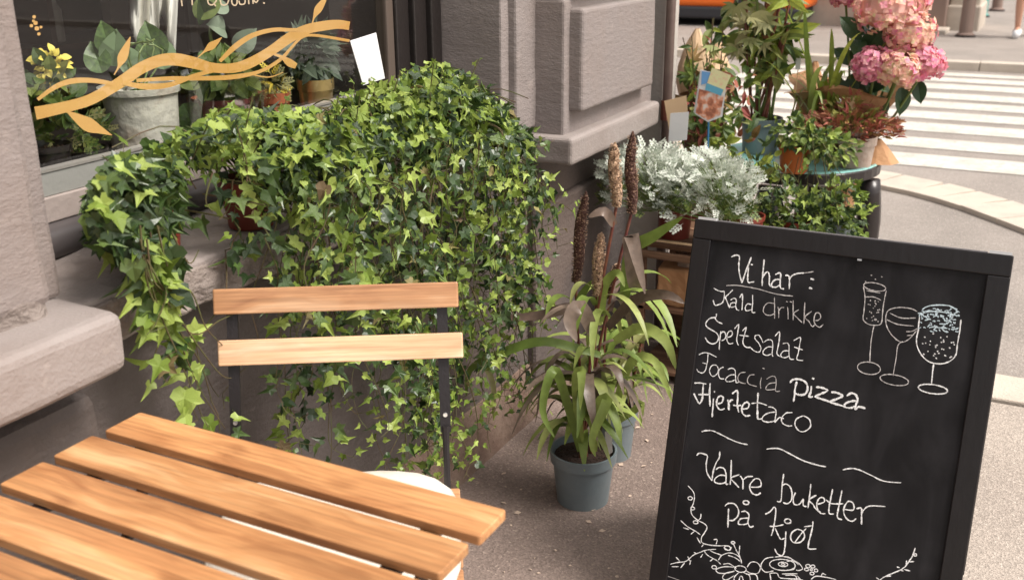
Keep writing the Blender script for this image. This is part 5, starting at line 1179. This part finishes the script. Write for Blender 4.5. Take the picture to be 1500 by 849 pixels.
for x, y, s, tx, tz in ((1270,75,.10,.2,.4),(1290,62,.09,.6,.3),(1320,128,.085,.2,-1),(1256,118,.10,-.3,-.4),(1275,128,.10,-.5,-.5),(1300,75,.09,.9,.1),(1344,118,.07,.3,-1),(1262,55,.09,-.6,.6),(1250,90,.08,.4,.7),(1290,140,.08,.1,-.6),(1318,62,.07,.9,.4)):
    F.add(at(x, y, Y=3.46), V(tx, -.25, tz), V(.25,-.85,.5)+rv(.2), s, 0, 0)
F.build(hy)
b = MB(); p = at(1238, 150, Y=3.40); q = [at(1238,143,Y=3.36), at(1253,143,Y=3.36), at(1252,165,Y=3.36), at(1241,165,Y=3.36)]; b.add(q+[z_+V(0,.002,0) for z_ in q], [(0,3,2,1),(4,5,6,7)]); tag(part('wooden_peg', b, M_tan), 'pale wooden peg label stuck in the heather', 'plant label')
# kraft wrapped bundles left of the canes
random.seed(96)
for k, (x, y, Yd, r, h, lab, m) in enumerate(((1022, 42, 3.62, .07, .16, 'pale peach paper cone peaking behind the twiggy plant', M_kraft_lt), (1052, 58, 3.66, .06, .14, 'second pale paper cone, lower and right of the first', M_kraft_lt), (1195, 90, 3.72, .06, .17, 'brown paper cone behind the lime grass', M_kraft))):
    tp_ = at(x, y, Y=Yd); rt = thing('paper_wrapped_bunch', (tp_.x, tp_.y, .0), lab, 'paper cone'); b = MB()
    b.lathe((tp_.x, tp_.y, tp_.z), [(.008, 0), (r*.5, -h*.35), (r*.95, -h*.8), (r*1.1, -h*1.15), (r*.8, -h*1.6), (r*.5, -tp_.z+.61 if tp_.z > .61 else -h*2)], 9, wob=.35); part('paper_wrap', b, m, rt)
    b = MB(); b.tube([(tp_.x, tp_.y, 0), (tp_.x, tp_.y, .61)], .03, 10); part('stand_post', b, M_crate, rt)
for x, y, s, lab in ((1153, 30, 18, 'small white stake label among the canes, upper one'), (1170, 72, 30, 'white stake label beside the lime grass')):
    card('plant_label', lab, [(x-4,y),(x+4,y),(x+2,y+s),(x-5,y+s)], Y=3.40, stick=((x-1,y+s-4),(x-8,y+s+60),.0015))
b = MB(); p = at(1230, 148, Y=3.34); b.lathe(p, [(0,-.009),(.008,-.004),(.009,.002),(0,.009)], 12); tag(part('white_pebble', b, M_white, smooth=True), 'small round white knob in the heather', 'ornament')

# ================================================================== FAR SIDE OF THE STREET
far = thing('far_building', (-1.8, 14.6, 0), 'pale stone corner of the building across the street', 'building')
M_fs = mat('pale far stone', (.50, .44, .37), .8, vary=(3, .4, .6, (.42, .36, .30)))
M_fb = mat('brown far stone', (.24, .17, .14), .8)
part('stone_panel', rough_box(-1.23, -.88, 14.2, 15.2, .10, 4, .02, .5, .004), M_fs, far)
part('stone_base', rough_box(-1.25, -.86, 14.12, 15.2, -.02, .36, .02, .5, .004), M_fs, far)
part('brown_pilaster', rough_box(-1.75, -1.24, 14.05, 15.2, -.02, 4, .02, .5, .004), M_fb, far)
part('step', rough_box(-1.62, -1.18, 13.55, 14.04, -.02, .11, .01, .3, .002), M_kerb, far)
b = MB(); b.box(-3.3, -1.76, 14.3, 15.2, -.02, 4); part('side_wall', b, M_fs, far)
b = MB(); b.box(-2.9, -2.2, 14.27, 14.299, .5, 3.4); part('shop_window', b, mat('dark far glass', (.04, .035, .04), .1), far, bev=.005)
for i, (x, y, h, m, lab) in enumerate(((-.95, 13.4, .95, M_fb, 'brown street bollard nearest the far corner'), (-.99, 16.4, .9, mat('teal bin', (.10, .30, .27), .5), 'teal post just behind the nearest bollard'), (-.86, 17.6, 1.0, M_fb, 'furthest dark bollard on the far pavement'))):
    bo = thing('bollard', (x, y, .062), lab, 'bollard', 'posts on the far pavement')
    b = MB(); b.lathe((x, y, .062), [(.10, 0), (.10, .03), (.075, .05), (.07, h*.8), (.085, h*.82), (.085, h*.88), (.05, h*.97), (0, h)], 16); part('post', b, m, bo, smooth=False)
    b = MB(); b.lathe((x, y, .062), [(.115, 0.0005), (.115, .02), (.10, .022)], 16); part('base_ring', b, M_blackpaint, bo)
# orange van
van = thing('parked_van', (-4.6, 14.2, 0), 'orange van parked across the street, seen through the leaves', 'van')
part('body', rough_box(-6.6, -2.85, 13.6, 15.4, .30, 2.0, .06, .6, .002), M_orange, van)
part('skirt', rough_box(-6.55, -2.9, 13.57, 15.38, .16, .31, .03, .6, .002), M_rubber, van)
for x in (-6.0, -3.45):
    b = MB(); b.tube([(x, 13.55, .31), (x, 13.8, .31)], .31, 20); w_ = part('wheel', b, M_rubber, van)
    b = MB(); b.tube([(x, 13.54, .31), (x, 13.56, .31)], .17, 16); part('hub', b, M_alu, w_)
b = MB(); b.box(-5.9, -3.6, 13.585, 13.62, 1.25, 1.8); part('side_window', b, M_rubber, van, bev=.01)
b = MB(); b.box(-2.86, -2.83, 13.75, 13.95, .55, .8); part('tail_light', b, mat('red lens', (.5, .02, .02), .2), van)
# far red car
car = thing('parked_car', (-.2, 21.5, 0), 'dark red car parked far up the street', 'car')
x0c, yc = -.95, 21.5
b = MB(); P = [(-.0,.25),(.0,.62),(.25,.82),(.95,.88),(1.35,1.32),(2.6,1.36),(3.2,.95),(3.9,.85),(4.1,.6),(4.1,.25)]
for s in (0, 1): b.v += [(x0c+x, yc+s*1.65+(.12 if z > .9 else 0)*(1-2*s), z+.06) for x, z in P]
k = len(P); b.f += [tuple(range(k)), tuple(range(2*k-1, k-1, -1))]+[(i, i+k, (i+1) % k+k, (i+1) % k) for i in range(k)]; b.m = [0]*len(b.f)
part('body', b, mat('dark red paint', (.22, .04, .035), .25), car, bev=.04)
for x in (.8, 3.3):
    b = MB(); b.tube([(x0c+x, yc-.02, .36), (x0c+x, yc+.2, .36)], .31, 18); part('wheel', b, M_rubber, car)
b = MB(); b.add([(x0c+1.2, yc+.1, .98), (x0c+2.9, yc+.1, .98), (x0c+2.55, yc+.11, 1.34), (x0c+1.45, yc+.11, 1.34)], [(0,1,2,3)]); part('side_window', b, mat('car glass', (.05,.05,.06), .1), car)
# pedestrian
pe = thing('person', (-.33, 13.5, .062), 'pedestrian in shorts and white shoes walking up the far pavement', 'person')
bm = bmesh.new()
J = {'pel':(0,0,.92,.12),'sp':(0,0,1.15,.115),'ch':(0,0,1.36,.13),'nk':(0,-.01,1.50,.055),'hd':(0,-.03,1.60,.085),'hd2':(0,-.02,1.70,.085),
     'hl':(-.09,0,.88,.085),'kl':(-.09,-.10,.50,.058),'kl2':(-.09,-.06,.36,.058),'al':(-.085,.0,.10,.036),'fl':(-.085,-.15,.045,.035),
     'hr':(.09,0,.88,.085),'kr':(.09,.02,.50,.058),'kr2':(.09,.10,.36,.055),'ar':(.085,.27,.16,.036),'fr':(.085,.16,.05,.035),
     'shl':(-.19,0,1.40,.05),'ell':(-.24,.08,1.13,.04),'wrl':(-.24,0,.90,.028),'hal':(-.24,-.04,.81,.03),'shr':(.19,0,1.40,.05),'elr':(.24,.02,1.13,.04),'wrr':(.24,-.12,.93,.028),'har':(.24,-.17,.86,.03)}
bv = {}
sk = bm.verts.layers.skin.verify()
for k_, (x, y, z, r) in J.items(): v = bm.verts.new((x, y, z)); v[sk].radius = (r, r*.85); bv[k_] = v
bv['pel'][sk].use_root = True
for a, b_ in (('pel','sp'),('sp','ch'),('ch','nk'),('nk','hd'),('hd','hd2'),('pel','hl'),('hl','kl'),('kl','kl2'),('kl2','al'),('al','fl'),('pel','hr'),('hr','kr'),('kr','kr2'),('kr2','ar'),('ar','fr'),('ch','shl'),('shl','ell'),('ell','wrl'),('wrl','hal'),('ch','shr'),('shr','elr'),('elr','wrr'),('wrr','har')): bm.edges.new((bv[a], bv[b_]))
me = bpy.data.meshes.new('body'); bm.to_mesh(me); bm.free(); me.materials.append(mat('skin', (.58, .32, .22), .5))
bo = bpy.data.objects.new('body', me); C.objects.link(bo); bo.parent = pe; OFF[bo] = OFF[pe]; bo.modifiers.new('k', 'SKIN'); bo.modifiers.new('s', 'SUBSURF').levels = 1
def pl2(P, rs, nm, m, n=12):
    b = MB(); b.tube([OFF[pe]+V(*p) for p in P], rs, n); part(nm, b, m, pe, smooth=True)
pl2([(-.09,-.03,.62),(-.09,0,.9)], [.105,.115], 'shorts', mat('mauve cloth', (.30,.24,.30), .8)); pl2([(.09,.01,.62),(.09,0,.9)], [.105,.115], 'shorts', bpy.data.materials['mauve cloth'])
pl2([(0,0,.85),(0,0,1.1),(0,0,1.38),(0,0,1.46)], [.19,.165,.19,.10], 'shirt', mat('coral cloth', (.55,.18,.12), .8), 16)
pl2([(-.085,.05,.06),(-.085,-.19,.045)], [.052,.04], 'shoe', M_white); pl2([(.085,.30,.15),(.085,.10,.05)], [.052,.04], 'shoe', M_white)
pl2([(0,-.0,1.60),(0,0,1.72),(0,0,1.79)], [.10,.105,.03], 'hair', M_fb)
